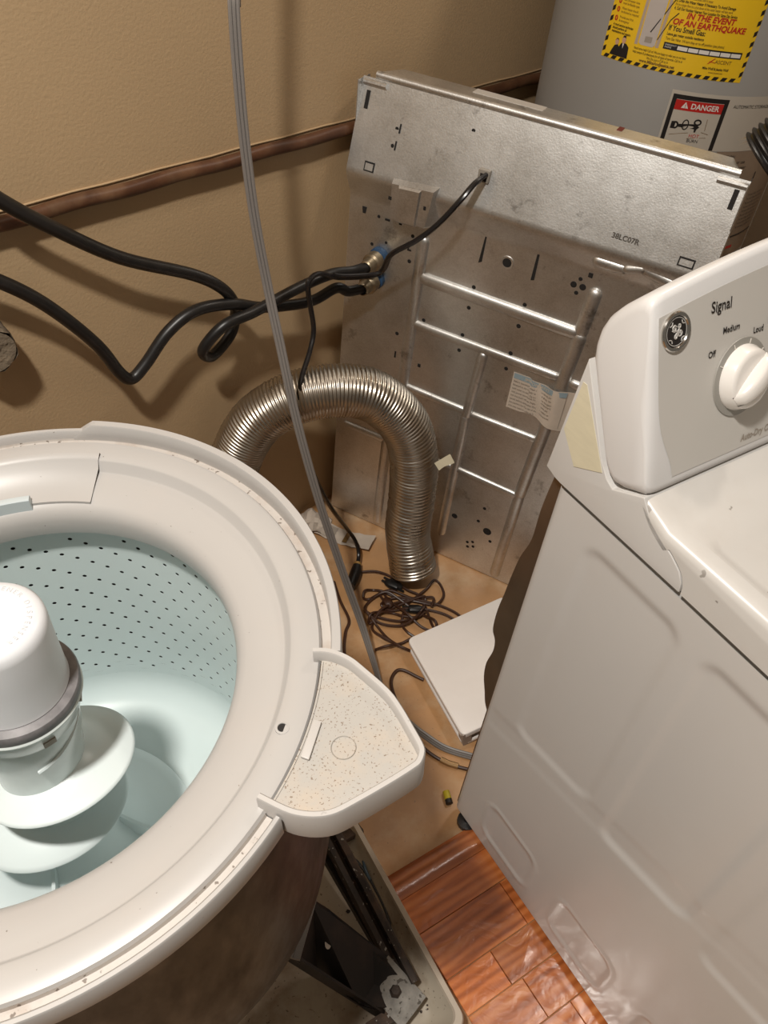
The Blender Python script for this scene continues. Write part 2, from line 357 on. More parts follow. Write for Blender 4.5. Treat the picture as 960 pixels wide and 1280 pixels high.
# horizontal pipe on the back wall
MWp = Matrix.Translation(wpt(0, 0)) @ Matrix.Rotation(WROT, 4, 'Z')
pipe = empty('wall_pipe', wpt(-0.6, 0.0, 0.965), WROT)
tag(pipe, 'brown painted pipe running level along the tan wall behind the hoses', 'pipe')
pp = MB(); pts = [(x*0.02, -0.014, 0.0012*math.sin(x*0.7)) for x in range(-80, 78)]
pp.tube(pts, lambda t, a: 0.0112 + 0.0004*math.sin(t*97 + a*3), 16); pp.build('pipe_run', M_pipe, pipe)
bead = MB(); bead.tube([(x*0.05, -0.001, 0.0105 + 0.0008*math.sin(x*1.9)) for x in range(-32, 31)], 0.0016, 8); bead.build('paint_bead', M_wall, pipe)

# crumbly pipe stub coming out of the wall at the left edge
st = empty('drain_stub', wpt(-0.742, 0, 0.80), WROT)
tag(st, 'short crusty pipe stub poking from the wall at the left edge', 'pipe stub')
sb = MB()
ring = []
for k in range(9):
    y = 0.0 - k*0.007; rr = 0.040 - 0.0006*k
    ring.append([(math.cos(a)*rr*(1+0.07*math.sin(5*a+k*1.3)), y, math.sin(a)*rr*(1+0.06*math.sin(7*a+k*2.1))) for a in [2*math.pi*i/28 for i in range(28)]])
sb.loft(ring, True, True, False); sb.build('stub_wall', M_conc, st)
sb = MB(); sb.lathe([(0.034, 0), (0.034, -0.02), (0.0, -0.02)], 24, M=Matrix.Rotation(R(-90), 4, 'X') @ Matrix.Translation((0, 0, -0.0))); 
sb = MB().add([(math.cos(2*math.pi*i/24)*0.033, -0.0572, math.sin(2*math.pi*i/24)*0.033) for i in range(24)], [tuple(range(24))]); sb.build('stub_mouth', M_conc, st)

# ------------------------------------------------------------------ steel back panel of the washer cabinet
PP = Vector((-0.1414, 1.5656, 0)); PROT = R(-23.338)
pan = empty('steel_panel', PP, PROT)
tag(pan, 'large dented galvanized steel appliance back panel standing between wall and dryer', 'metal panel')
PW = 0.689
# sheet as one lofted profile (z, y): lower field recessed, sloped band, upper field proud
def yu(z): return -0.023 + (z-0.902)*0.30      # the upper field leans back
PR = [(0.003, 0.0), (0.845, 0.0), (0.853, -0.0008), (0.861, -0.0035), (0.885, -0.0165), (0.893, -0.0202), (0.899, -0.0216), (0.905, yu(0.905)+0.0002), (0.912, yu(0.912)), (1.0570, yu(1.0570))]
sh = MB(); front = [[(x, y, z) for z, y in PR] for x in (0.0, PW)]
def sheet(mb, x0, x1, prof, th=0.0015, nx=2):
    xs = [x0 + (x1-x0)*i/(nx-1) for i in range(nx)]
    n = len(prof); rings = []
    for x in xs: rings.append([(x, y, z) for z, y in prof] + [(x, y+th, z) for z, y in reversed(prof)])
    mb.loft(rings, True, True, True); return mb
sheet(sh, 0.0, PW, PR); sh.build('panel_sheet', M_galv, pan, smooth=50)
# side flanges, fold and top flange
fl = MB(); fl.box((0.0, 0.0015, 0.003), (0.0015, 0.045, 1.055)); fl.build('side_flange', M_galv, pan, smooth=0)
fl = MB(); fl.box((PW-0.0015, 0.0015, 0.003), (PW, 0.045, 1.055)); fl.build('side_flange', M_galv, pan, smooth=0)
fl = MB(); fl.box((0.004, 0.0015, 0.002), (PW-0.004, 0.03, 0.004)); fl.build('bottom_flange', M_galv, pan, smooth=0)
cr = MB(); cr.tube([(0.026 + i*(0.644/30), yu(1.0630)+0.001, 1.0630) for i in range(31)], 0.0068, 12); cr.build('rolled_edge', M_galv, pan)
tf = MB(); tf.prism([(0.026, 0.022), (0.668, 0.022), (0.648, 0.072), (0.055, 0.072)], 1.0660, 1.0680); tf.build('top_flange', M_galv, pan, smooth=0)
tf = MB(); tf.box((0.200, 0.050, 1.0681), (0.330, 0.0722, 1.0687)); tf.build('tape_strip', mat('silver_tape', (0.62, 0.58, 0.53), 0.5, 0.3, var=0.1), pan, smooth=0)
mk = MB(); mk.box((0.4585, 0.054, 1.0681), (0.4675, 0.073, 1.0689)); mk.build('red_mark', mat('dark_red_mark', (0.13, 0.014, 0.012), 0.5), pan, smooth=0)
# corner tabs
for x0, x1 in ((0.004, 0.050), (0.640, 0.688)):
    tb = MB(); y = -0.0185
    tb.tube([(x0 + (x1-x0)*i/8, yu(1.0500)-0.0022, 1.0500) for i in range(9)], 0.0052, 10); tb.build('corner_rib', M_galv, pan)
# raised ribs: half-round beads
def rib(p, q, r, flat=0.62, name='rib', y=0.0):
    m = MB(); p = Vector((p[0], y-0.0006, p[1])); q = Vector((q[0], y-0.0006, q[1])); n = max(4, int((q-p).length/0.02)); d = (q-p).normalized()
    L_ = (q-p).length; ds = [0, 0.1*r, 0.3*r, 0.6*r, r] + [r + (L_-2*r)*k/6 for k in range(1, 6)] + [L_-r, L_-0.6*r, L_-0.3*r, L_-0.1*r, L_]
    pts = [p + d*x for x in ds]; nd = len(ds)-1
    def ends(t, a):
        x = ds[int(t*nd+0.5)]; x = min(x, L_-x, r)/r
        return r*max(0.08, math.sqrt(max(0.0, 1-(1-x)**2)))
    m.tube(pts, ends, 14, up=Vector((0, 1, 0)), flat=flat)
    return m.build(name, M_galv, pan)
def ribv(p, q, r, flat=0.62): return rib(p, q, r, flat)
rib((0.166, 0.815), (0.160, 0.44), 0.0125)
rib((0.160, 0.45), (0.137, 0.29), 0.0125); rib((0.138, 0.30), (0.137, 0.012), 0.0125)
rib((0.512, 0.822), (0.506, 0.72), 0.0135); rib((0.508, 0.73), (0.478, 0.285), 0.0135); rib((0.479, 0.30), (0.471, 0.010), 0.0125)
rib((0.165, 0.729), (0.505, 0.724), 0.0130)
rib((0.165, 0.622), (0.492, 0.619), 0.0098); rib((0.512, 0.617), (0.560, 0.615), 0.0098)
rib((0.329, 0.615), (0.318, 0.44), 0.0112); rib((0.318, 0.45), (0.314, 0.07), 0.0112)
rib((0.165, 0.462), (0.318, 0.458), 0.0090); rib((0.325, 0.455), (0.482, 0.455), 0.0090)
rib((0.138, 0.292), (0.02, 0.292), 0.0085); rib((0.320, 0.293), (0.478, 0.287), 0.0090); rib((0.150, 0.293), (0.312, 0.293), 0.0085)
rib((0.492, 0.8775), (0.556, 0.8770), 0.0100, y=-0.012); rib((0.548, 0.879), (0.585, 0.890), 0.0080, y=-0.016); rib((0.578, 0.889), (0.648, 0.876), 0.0095, y=-0.013)
# embossed box bracket
def poly_panel(poly, y0, y1, name, m, inset=0.006, parent=None):
    cx = sum(p[0] for p in poly)/len(poly); cz = sum(p[1] for p in poly)/len(poly)
    mb = MB(); ins = []
    for x, z in poly:
        d = Vector((cx-x, cz-z)); l = d.length; ins.append((x + d.x/l*inset*1.4, z + d.y/l*inset*1.4))
    mb.loft([[(x, y0, z) for x, z in poly], [(x, y1, z) for x, z in ins]], True, False, True)
    return mb.build(name, m, parent or pan, smooth=30)
br = poly_panel([(0.0945, 0.918), (0.196, 0.925), (0.190, 0.843), (0.186, 0.838), (0.097, 0.838), (0.0935, 0.842)], -0.003, -0.034, 'bracket_boss', M_galv, 0.009)
poly_panel([(0.118, 0.910), (0.164, 0.913), (0.160, 0.842), (0.117, 0.840)], -0.0340, -0.0385, 'bracket_step', M_galv, 0.003, br)
mb = MB(); mb.box((0.0990, -0.0346, 0.8785), (0.1055, -0.0330, 0.8845)); mb.build('square_hole', M_dark, br, smooth=0)
mb = MB(); mb.box((0.1715, -0.0346, 0.8795), (0.1765, -0.0330, 0.8865)); mb.build('square_hole', M_dark, br, smooth=0)
# holes and slots cut through the sheet (dark, slightly proud of the sheet so they never z-fight)
def disc_hole(x, z, r, y=0.0, name='hole'):
    if y < 0: y = yu(z)
    m = MB(); n = 12
    m.loft([[(x + math.cos(2*math.pi*i/n)*r*k, y-d+(math.sin(2*math.pi*i/n)*r*k*0.249 if y < 0 else 0), z + math.sin(2*math.pi*i/n)*r*k) for i in range(n)] for k, d in ((1.22, 0.0002), (1.0, 0.0007), (0.98, 0.0004))], True, False, True)
    return m.build(name, M_dark, pan)
def slot(poly, y=0.0, name='slot', m=M_dark):
    g_ = (lambda z: yu(z)) if y < 0 else (lambda z: 0.0)
    mb = MB(); mb.loft([[(x, g_(z)-0.0002, z) for x, z in poly], [(x, g_(z)-0.0009, z) for x, z in poly]], True, False, True); return mb.build(name, m, pan, smooth=0)
for x, z, r in [(0.0659, 0.8224, 0.0028), (0.1422, 0.8056, 0.0032), (0.1412, 0.7528, 0.0034), (0.0867, 0.7749, 0.0025), (0.0559, 0.7623, 0.003), (0.283, 0.7452, 0.0035), (0.2804, 0.6992, 0.0035), (0.3895, 0.745, 0.0035),
                (0.189, 0.6371, 0.0034), (0.1328, 0.5839, 0.0035), (0.2776, 0.6357, 0.0035), (0.2762, 0.5985, 0.0035), (0.3872, 0.6975, 0.0038), (0.3841, 0.6338, 0.0038), (0.3822, 0.5962, 0.0035),
                (0.4078, 0.2113, 0.0035), (0.3399, 0.1492, 0.0062), (0.4002, 0.1653, 0.0035), (0.4272, 0.1446, 0.0088), (0.44, 0.1173, 0.0035), (0.3855, 0.0834, 0.0033), (0.4021, 0.0768, 0.0033), (0.3885, 0.0690, 0.0033), (0.3985, 0.0910, 0.0033),
                (0.4788, 0.8294, 0.0032), (0.4692, 0.8154, 0.0050), (0.4865, 0.8158, 0.0052), (0.4779, 0.8015, 0.0033), (0.3385, 0.8151, 0.0085)]:
    disc_hole(x, z, r)
disc_hole(0.2269, 1.0207, 0.0030, -0.018); disc_hole(0.085, 0.991, 0.0030, -0.018); disc_hole(0.083, 0.963, 0.0028, -0.018)
wr = MB(); wr.lathe([(0.009, 0), (0.009, 0.001), (0.0125, 0.0012), (0.0135, 0)], 20, M=Matrix.Translation((0.3385, 0, 0.8151)) @ Matrix.Rotation(R(90), 4, 'X')); wr.build('punched_rim', M_galv, pan)
for poly, y in [([(0.283, 0.797), (0.2895, 0.801), (0.2905, 0.851), (0.2875, 0.851)], 0), ([(0.3895, 0.797), (0.396, 0.799), (0.3955, 0.8495), (0.391, 0.8495)], 0),
                ([(0.0305, 0.820), (0.0365, 0.820), (0.0385, 0.833), (0.029, 0.833), (0.029, 0.828)], 0), ([(0.080, 0.8195), (0.0905, 0.8195), (0.0905, 0.8235), (0.080, 0.8235)], 0), ([(0.1105, 0.820), (0.1165, 0.820), (0.1165, 0.8255), (0.120, 0.8255), (0.120, 0.8305), (0.1085, 0.8305), (0.1085, 0.8255), (0.1105, 0.8255)], 0),
                ([(0.134, 0.774), (0.1425, 0.774), (0.1425, 0.7775), (0.1375, 0.7775), (0.1375, 0.792), (0.134, 0.792)], 0), ([(0.1325, 0.524), (0.136, 0.524), (0.136, 0.540), (0.1325, 0.540)], 0), ([(0.190, 0.523), (0.1965, 0.523), (0.1965, 0.531), (0.190, 0.531)], 0),
                ([(0.4905, 0.838), (0.4985, 0.8375), (0.4985, 0.8465), (0.4905, 0.8465)], 0), ([(0.3085, 0.070), (0.3125, 0.066), (0.3165, 0.078), (0.3165, 0.088), (0.3105, 0.085)], 0),
                ([(0.012, 1.008), (0.0195, 1.008), (0.0195, 1.037), (0.012, 1.037)], -0.018), ([(0.6705, 1.013), (0.6785, 1.013), (0.6785, 1.042), (0.6705, 1.042)], -0.018),
                ([(0.0895, 0.985), (0.0925, 0.985), (0.0925, 1.000), (0.0895, 1.000)], -0.018), ([(0.0875, 0.957), (0.0905, 0.957), (0.0905, 0.972), (0.0875, 0.972)], -0.018)]:
    slot(poly, y)
# raised pads with dark outline (two small rectangles)
for x0, z0, x1, z1 in ((0.0355, 0.911, 0.0565, 0.9275), (0.6300, 0.9155, 0.6570, 0.9300)):
    s_ = slot([(x0, z0), (x1, z0), (x1, z1), (x0, z1)], -0.018, 'pad_outline')
    mb = MB(); mb.loft([[(x, yu(z)-d_, z) for x, z in ((x0+0.0025, z0+0.0025), (x1-0.0025, z0+0.0025), (x1-0.0025, z1-0.0025), (x0+0.0025, z1-0.0025))] for d_ in (0.0006, 0.0018)], True, False, True); mb.build('pad', M_galv, s_, smooth=0)
# grommet for the power cord
mb = MB(); mb.box((0.2570, -0.0140, 0.950), (0.2790, -0.002, 0.972)); g = mb.build('cord_grommet', mat('grommet_grey', (0.30, 0.27, 0.23), 0.5), pan, smooth=0); bevel_obj(g, 0.0025)
mb = MB(); mb.box((0.2620, -0.0146, 0.953), (0.2750, -0.0141, 0.966)); mb.build('grommet_mouth', M_dark, g, smooth=0)
# stamped characters
tm = text_mb('38LC07R', 0.0125, 'CENTER', 0.0003); tm.build('stamped_characters', mat('stamp_shadow', (0.13, 0.115, 0.10), 0.5, 0.6), pan, smooth=0, M=Matrix.Translation((0.5363, yu(0.9265)-0.0008, 0.9265)) @ Matrix.Rotation(R(76), 4, 'X'))
# paper label wrapped over the right rib
lab = MB(); nx, nz = 26, 6; vs_ = []
def lab_y(x, z):
    d = (x - 0.498)/0.020; y = -0.0012 - 0.0125*math.exp(-d*d) - 0.0012*math.sin(x*160 + z*70)*max(0, min(1, (x-0.44)/0.03))
    return y
def labz(x, t):      # bottom edge sags, top edge waves
    top = 0.5975 - 0.0045*math.sin((x-0.40)*30)*(x > 0.44); bot = 0.509 - 0.006*max(0, (x-0.45)/0.09) + (0.0035*math.sin((x-0.43)*60) if x > 0.43 else 0)
    return bot + (top-bot)*t
vs_ = [(0.4000 + 0.133*i/nx, lab_y(0.4000+0.133*i/nx, j), labz(0.4000+0.133*i/nx, j/nz)) for i in range(nx+1) for j in range(nz+1)]
lab.add(vs_, [(i*(nz+1)+j, (i+1)*(nz+1)+j, (i+1)*(nz+1)+j+1, i*(nz+1)+j+1) for i in range(nx) for j in range(nz)])
labo = lab.build('paper_label', M_paper, pan, smooth=60); labo['label'] = 'curled printed paper label with faded blue heading'
def on_label(mb, name, m, x0, z0, off=0.0006):
    mb.v = [(x0+v[0], lab_y(x0+v[0], 0) - off, z0+v[1]+ (-0.0045*math.sin((x0+v[0]-0.40)*30)*(x0+v[0] > 0.44)*(1 if z0 > 0.55 else 0.4))) for v in mb.v]
    return mb.build(name, m, labo, smooth=0)
hb = MB()
for i in range(20):
    xa, xb = 0.402 + 0.0058*i, 0.402+0.0058*(i+1); hb.add([(xa-0.402, 0, 0), (xb-0.402, 0, 0), (xb-0.402, 0.012, 0), (xa-0.402, 0.012, 0)], [(0, 1, 2, 3)])
on_label(hb, 'blue_band', M_bluepr, 0.402, 0.5835)
on_label(text_mb('IMPORTANT', 0.0100, 'LEFT', 0.0002), 'heading', M_beige, 0.426, 0.5862, 0.0011)
lines = ['Before operation check that the hoses are', 'fastened to the supply valves and drain. Use', 'cold water to test. Do not remove the panel', 'with power connected. Disconnect power first', 'and shut both valves. Replace all parts and', 'panels before operating. Keep this notice on', 'the machine for the use of the service person', 'who may need to refer to it.']
for k, tx in enumerate(lines):
    on_label(text_mb(tx, 0.0058, 'LEFT', 0.0001, xs=0.86), 'print_line', M_greypr, 0.404, 0.5755 - 0.0086*k, 0.0009)
mb = MB(); mb.add([(0, 0, 0), (0.0012, 0, 0), (0.0012, 0.088, 0), (0, 0.088, 0)], [(0, 1, 2, 3)]); on_label(mb, 'rule', M_greypr, 0.5175, 0.5065)
# water inlet ports
for k, (x, z) in enumerate(((0.0763, 0.742), (0.0716, 0.693))):
    pm = Matrix.Translation((x, 0, z)) @ Matrix.Rotation(R(90), 4, 'X')
    v_ = MB().lathe([(0.0, 0.0005), (0.0205, 0.0005), (0.0205, 0.010), (0.0165, 0.012), (0.0165, 0.020), (0.012, 0.021)], 24, M=pm).build('inlet_port', M_blue, pan)
    v_['label'] = 'blue plastic water inlet port'

# ------------------------------------------------------------------ black hoses and cords
def hose(name, pts, r, m, label, cat, group=None, sub=8, seg=14):
    root = empty(name, (pts[0][0], pts[0][1], pts[0][2])); tag(root, label, cat, group)
    inv = Matrix.Translation(-Vector(pts[0]))
    MB().tube(smooth_path(pts, sub), r, seg).build('hose_tube', m, root, M=inv)
    return root, inv
PN = Vector((-0.3962, -0.9182, 0)); PU = Vector((0.9182, -0.3962, 0))
def panw(x, y, z):              # a point of the panel in the room
    p = PP + PU*x - PN*y; return Vector((p.x, p.y, z))
fa = panw(0.0763, -0.052, 0.742); fb = panw(0.0716, -0.050, 0.693)
hA = [(-0.5957, 0.983, 1.079), (-0.5561, 1.022, 1.021), (-0.5175, 1.063, 0.9711), (-0.4506, 1.1388, 0.8926), (-0.3683, 1.2328, 0.8248), (-0.3301, 1.2747, 0.7813), (-0.3158, 1.304, 0.7347), (-0.3184, 1.3164, 0.6986), (-0.3279, 1.3053, 0.6645), (-0.3518, 1.2615, 0.6456), (-0.3601, 1.2363, 0.6749), (-0.3248, 1.2563, 0.7176), (-0.2803, 1.301, 0.725), (-0.2106, 1.3756, 0.7415), (-0.1577, 1.4287, 0.7481)]
hA = [(-0.80, 0.79, 1.25), (-0.70, 0.88, 1.165)] + hA + [tuple(panw(0.058, -0.080, 0.738)), tuple(fa)]
hB = [(-0.6215, 0.9603, 0.9522), (-0.5764, 1.0058, 0.9075), (-0.5368, 1.0494, 0.848), (-0.4945, 1.0962, 0.7578), (-0.4732, 1.1214, 0.6872), (-0.4601, 1.1369, 0.6667), (-0.4406, 1.1582, 0.6849), (-0.4068, 1.1935, 0.7319), (-0.3662, 1.2321, 0.757), (-0.3151, 1.2832, 0.7469), (-0.2706, 1.3481, 0.7086), (-0.1959, 1.4269, 0.6852), (-0.1492, 1.4635, 0.7009)]
hB = [(-0.82, 0.76, 1.10), (-0.71, 0.875, 1.01)] + hB + [tuple(panw(0.050, -0.076, 0.690)), tuple(fb)]
for pts, lab_, f, dcol in ((hA, 'upper black rubber water hose looping back on itself before the upper blue inlet', fa, M_brass), (hB, 'lower black rubber water hose dipping in a V against the tan wall', fb, M_brass)):
    root, inv = hose('water_hose', pts, 0.0105, M_black, lab_, 'hose', 'water hoses on the panel')
    x, z = (0.0763, 0.742) if f is fa else (0.0716, 0.693)
    fm = inv @ Matrix.Translation(panw(x, 0, z)) @ Matrix.Rotation(PROT, 4, 'Z') @ Matrix.Rotation(R(90), 4, 'X')
    mb = MB(); prof = [(0.010, 0.019), (0.0190, 0.019), (0.0190, 0.037), (0.0150, 0.040), (0.0135, 0.058), (0.011, 0.060)]
    rings = []
    for r_, h_ in prof:
        rings.append([Vector((math.cos(a)*r_*(1+0.03*(i % 2)), math.sin(a)*r_*(1+0.03*(i % 2)), h_)) for i, a in enumerate([2*math.pi*i/24 for i in range(24)])])
    mb.loft(rings); o = mb.build('coupling', M_brass, root, M=fm); o['label'] = 'tarnished metal screw coupling'

cordpts = [tuple(panw(0.268, -0.012, 0.960)), tuple(panw(0.262, -0.040, 0.953)), tuple(panw(0.250, -0.066, 0.928)), tuple(panw(0.223, -0.080, 0.885)), tuple(panw(0.19, -0.092, 0.848)), tuple(panw(0.145, -0.098, 0.808)), (-0.068, 1.4588, 0.7458), (-0.1354, 1.4225, 0.7477), (-0.172, 1.3825, 0.7726), (-0.1874, 1.3566, 0.7716), (-0.1891, 1.3514, 0.7547), (-0.1845, 1.3568, 0.7172), (-0.1766, 1.3538, 0.6681), (-0.1795, 1.3272, 0.6363), (-0.1859, 1.2733, 0.6118), (-0.1890, 1.235, 0.560), (-0.1770, 1.222, 0.510), (-0.1550, 1.235, 0.415), (-0.1200, 1.290, 0.270), (-0.085, 1.365, 0.130), (-0.060, 1.385, 0.065), (-0.049, 1.372, 0.035), (-0.0491, 1.339, 0.022)]
root = empty('power_cord', (-0.05, 1.32, 0.0)); tag(root, 'glossy black power cord draped from the panel over the hoses to the floor', 'power cord')
inv = Matrix.Translation((0.05, -1.32, 0))
sp = smooth_path(cordpts, 8)
MB().tube(sp, 0.0050, 10).build('cord', M_blackgl, root, M=inv)
mb = MB(); sp2 = [p + Vector((0.004, -0.004, 0.006)) for p in sp[:60]]; mb.tube(sp2, 0.0040, 8); mb.build('cord', M_blackgl, root, M=inv)
plug = MB().tube([(-0.0491, 1.345, 0.022), (-0.050, 1.325, 0.020), (-0.054, 1.300, 0.018), (-0.058, 1.280, 0.018)], lambda t, a: 0.011 + 0.004*math.sin(t*3.0), 12).build('plug', M_black, root, M=inv)
MB().tube([(-0.0485, 1.352, 0.0245), (-0.0491, 1.342, 0.0225)], 0.0095, 12).build('collar', mat('collar_tan', (0.35, 0.20, 0.06), 0.5), plug)
plug.children[0].data.transform(inv)
# strap of cord wrapped round both hoses
wrap = [(-0.1723+0.022*math.cos(t), 1.378+0.024*math.cos(t), 0.742+0.030*math.sin(t)) for t in [0.5+i*0.45 for i in range(15)]]

# grey flat three-conductor cord from the ceiling down and under the dryer
gc = [(-0.277, 1.226, 2.58), (-0.277, 1.225, 1.9), (-0.2767, 1.2202, 1.2925), (-0.2756, 1.2061, 1.2426), (-0.2723, 1.2023, 1.1679), (-0.2663, 1.2016, 1.0738), (-0.2537, 1.201, 0.9561), (-0.2327, 1.1948, 0.8394), (-0.2096, 1.1757, 0.7479), (-0.1721, 1.1426, 0.6073), (-0.1232, 1.1229, 0.4353), (-0.065, 1.111, 0.25), (-0.018, 1.094, 0.12), (0.02, 1.044, 0.05), (0.045, 1.0, 0.018), (0.069, 0.967, 0.01), (0.105, 0.933, 0.016), (0.123, 0.918, 0.018), (0.140, 0.908, 0.016), (0.185, 0.887, 0.01), (0.245, 0.875, 0.01), (0.33, 0.864, 0.01)]
root = empty('flat_cord', (0.069, 0.967, 0.0)); tag(root, 'long flat grey three-strand cord hanging across the picture to the floor', 'cord')
inv = Matrix.Translation((-0.069, -0.967, 0))
sp = smooth_path(gc, 8); side = Vector((0.90, 0.36, 0.26)).normalized()
for k in (-1, 0, 1):
    pts = []
    for i, p in enumerate(sp):
        t = (sp[min(i+1, len(sp)-1)] - sp[max(i-1, 0)]).normalized(); s_ = (side - t*side.dot(t)).normalized()
        f = max(0.0, min(1.0, (p.z-0.02)/0.15)); s_ = (s_*f + Vector((0.2, 0.3, 0.75))*(1-f)).normalized()
        pts.append(p + s_*(0.0051*k))
    MB().tube(pts, 0.0031, 8).build('strand', M_grey, root, M=inv)
for k in (-0.5, 0.5):
    pts = []
    for i, p in enumerate(sp):
        t = (sp[min(i+1, len(sp)-1)] - sp[max(i-1, 0)]).normalized(); s_ = (side - t*side.dot(t)).normalized()
        f = max(0.0, min(1.0, (p.z-0.02)/0.15)); s_ = (s_*f + Vector((0.2, 0.3, 0.75))*(1-f)).normalized()
        pts.append(p + s_*(0.0051*k))
    MB().tube(pts, 0.0017, 6).build('web', M_greyd, root, M=inv)

# ------------------------------------------------------------------ flexible foil duct
dp = [(-0.372, 1.243, 0.02), (-0.362, 1.244, 0.12), (-0.350, 1.246, 0.22), (-0.3343, 1.2502, 0.3118), (-0.324, 1.2529, 0.3684), (-0.306, 1.2577, 0.4328), (-0.2737, 1.2663, 0.4974), (-0.2279, 1.2784, 0.539), (-0.1754, 1.2923, 0.562), (-0.1073, 1.3104, 0.5689), (-0.044, 1.3271, 0.5487), (0.0185, 1.3437, 0.4784), (0.0482, 1.3516, 0.389), (0.0581, 1.3542, 0.2692), (0.0600, 1.350, 0.165), (0.078, 1.338, 0.085), (0.087, 1.331, 0.052)]
duct = empty('foil_duct', (0.07, 1.35, 0)); tag(duct, 'ribbed silver flexible foil duct bent in an arch in front of the panel', 'duct')
inv = Matrix.Translation((-0.07, -1.35, 0))
base = resample(smooth_path(dp, 24), 0.0013)
mb = MB(); rnd = [random.uniform(-1, 1) for _ in range(2000)]
cnt = len(base); phase = [0.0]
for i in range(1, cnt):
    t_ = i/cnt; phase.append(phase[-1] + 0.0013/(0.0066 + 0.0034*sst_(0.55, 0.80, t_)))
def drad(t, a):
    i = int(t*(cnt-1)+0.5); ph = phase[i] + a/(2*math.pi)*0.0; k = int(ph)
    w_ = (0.5-0.5*math.cos(2*math.pi*ph))
    return 0.0506 + 0.0027*w_*(1+0.15*rnd[k]) + 0.0004*rnd[(k*7) % 2000]*math.cos(2*a + k*0.3) + (0.004*max(0, (t-0.93)/0.07))
mb.tube(base, drad, 30, cap=False); mb.build('duct_tube', M_foil, duct, M=inv, smooth=80)
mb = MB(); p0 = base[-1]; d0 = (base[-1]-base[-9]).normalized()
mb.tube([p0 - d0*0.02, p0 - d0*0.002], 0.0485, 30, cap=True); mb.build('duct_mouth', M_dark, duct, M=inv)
# torn strip of tape stuck to its right side
mb = MB(); q = Vector((0.0972, 1.298, 0.425)); vv = []
for i in range(7):
    t = i/6; c_ = q + Vector((0.010*t + 0.018*t, -0.006*t, 0.035*t - 0.012)) ; w = Vector((0.006, -0.004, -0.006))
    vv += [c_ - w, c_ + w + Vector((0, 0, 0.003*math.sin(t*5)))]
mb.add(vv, [(2*i, 2*i+1, 2*i+3, 2*i+2) for i in range(6)]); mb.build('torn_tape', M_tape, duct, M=inv)

# ------------------------------------------------------------------ floor clutter
def flat_cord(name, segs, r, m, label, cat, base_loc):
    root = empty(name, (*base_loc, 0)); tag(root, label, cat); inv = Matrix.Translation((-base_loc[0], -base_loc[1], 0)); return root, inv
root, inv = flat_cord('extension_cord', None, 0, M_brown, 'tangled thin brown extension cord heaped on the floor by the duct mouth', 'extension cord', (0.07, 1.23))
T1 = [(-0.051, 1.337), (-0.003, 1.343), (0.04, 1.335), (0.075, 1.300), (0.106, 1.290), (0.113, 1.280), (0.093, 1.275), (0.068, 1.283), (0.039, 1.290), (0.017, 1.281), (-0.008, 1.255), (-0.023, 1.26), (-0.022, 1.278), (-0.003, 1.288), (0.02, 1.283), (0.06, 1.272), (0.105, 1.265), (0.145, 1.263), (0.163, 1.279), (0.168, 1.302), (0.157, 1.333), (0.142, 1.338), (0.128, 1.315), (0.108, 1.285), (0.084, 1.259), (0.075, 1.225), (0.074, 1.197), (0.087, 1.172), (0.112, 1.158), (0.135, 1.140)]
T2 = [(0.238, 1.200), (0.205, 1.240), (0.163, 1.262), (0.123, 1.269), (0.089, 1.270), (0.06, 1.270), (0.033, 1.262), (0.021, 1.238), (0.044, 1.233), (0.091, 1.242), (0.147, 1.244), (0.190, 1.228), (0.225, 1.192)]
T3 = [(0.125, 1.237), (0.109, 1.217), (0.079, 1.215), (0.05, 1.225), (0.021, 1.213), (0.006, 1.19), (0.009, 1.163), (0.032, 1.147), (0.066, 1.132), (0.096, 1.122), (0.071, 1.126), (0.043, 1.148), (0.018, 1.178), (-0.009, 1.208), (-0.016, 1.221), (0.01, 1.205), (0.047, 1.2), (0.074, 1.201), (0.103, 1.219), (0.121, 1.243), (0.126, 1.255), (0.145, 1.200), (0.168, 1.165)]
T4 = [(0.019, 1.115), (0.045, 1.118), (0.076, 1.14), (0.107, 1.158), (0.145, 1.148)]
T6 = [(0.062 + 0.078*math.cos(t_*0.55)*(1+0.25*math.sin(t_*0.93)), 1.232 + 0.046*math.sin(t_*0.72+0.5)) for t_ in range(0, 27)]
for k, T in enumerate((T1, T2, T3, T4, T6)):
    pts = [(x, y, 0.0045 + 0.0075*abs(math.sin(i*1.7+k*2.1)) + 0.003*k*(i % 3 == 1)) for i, (x, y) in enumerate(T)]
    MB().tube(smooth_path(pts, 8), 0.0032, 8).build('cord', M_brown, root, M=inv)
def plug_block(loc, rz, parent, inv, m=M_black, L_=0.040):
    mb = MB(); rings = []
    for x, w, h in ((0, 0.006, 0.006), (0.004, 0.011, 0.009), (L_*0.6, 0.012, 0.010), (L_*0.9, 0.008, 0.007), (L_, 0.004, 0.004)):
        rings.append([(x, math.cos(a)*w, 0.0105+math.sin(a)*h) for a in [2*math.pi*i/10 for i in range(10)]])
    mb.loft(rings, True, True, True)
    for s_ in (-0.0055, 0.0055): mb.box((-0.014, s_-0.003, 0.0098), (0.001, s_+0.003, 0.0112))
    return mb.build('plug', m, parent, M=inv @ Matrix.Translation((*loc, 0)) @ Matrix.Rotation(rz, 4, 'Z'))
plug_block((0.030, 1.318), R(-25), root, inv); plug_block((0.060, 1.302), R(160), root, inv); plug_block((0.028, 1.262), R(-55), root, inv, M_brown, 0.030)
plug_block((0.085, 1.240), R(5), root, inv)

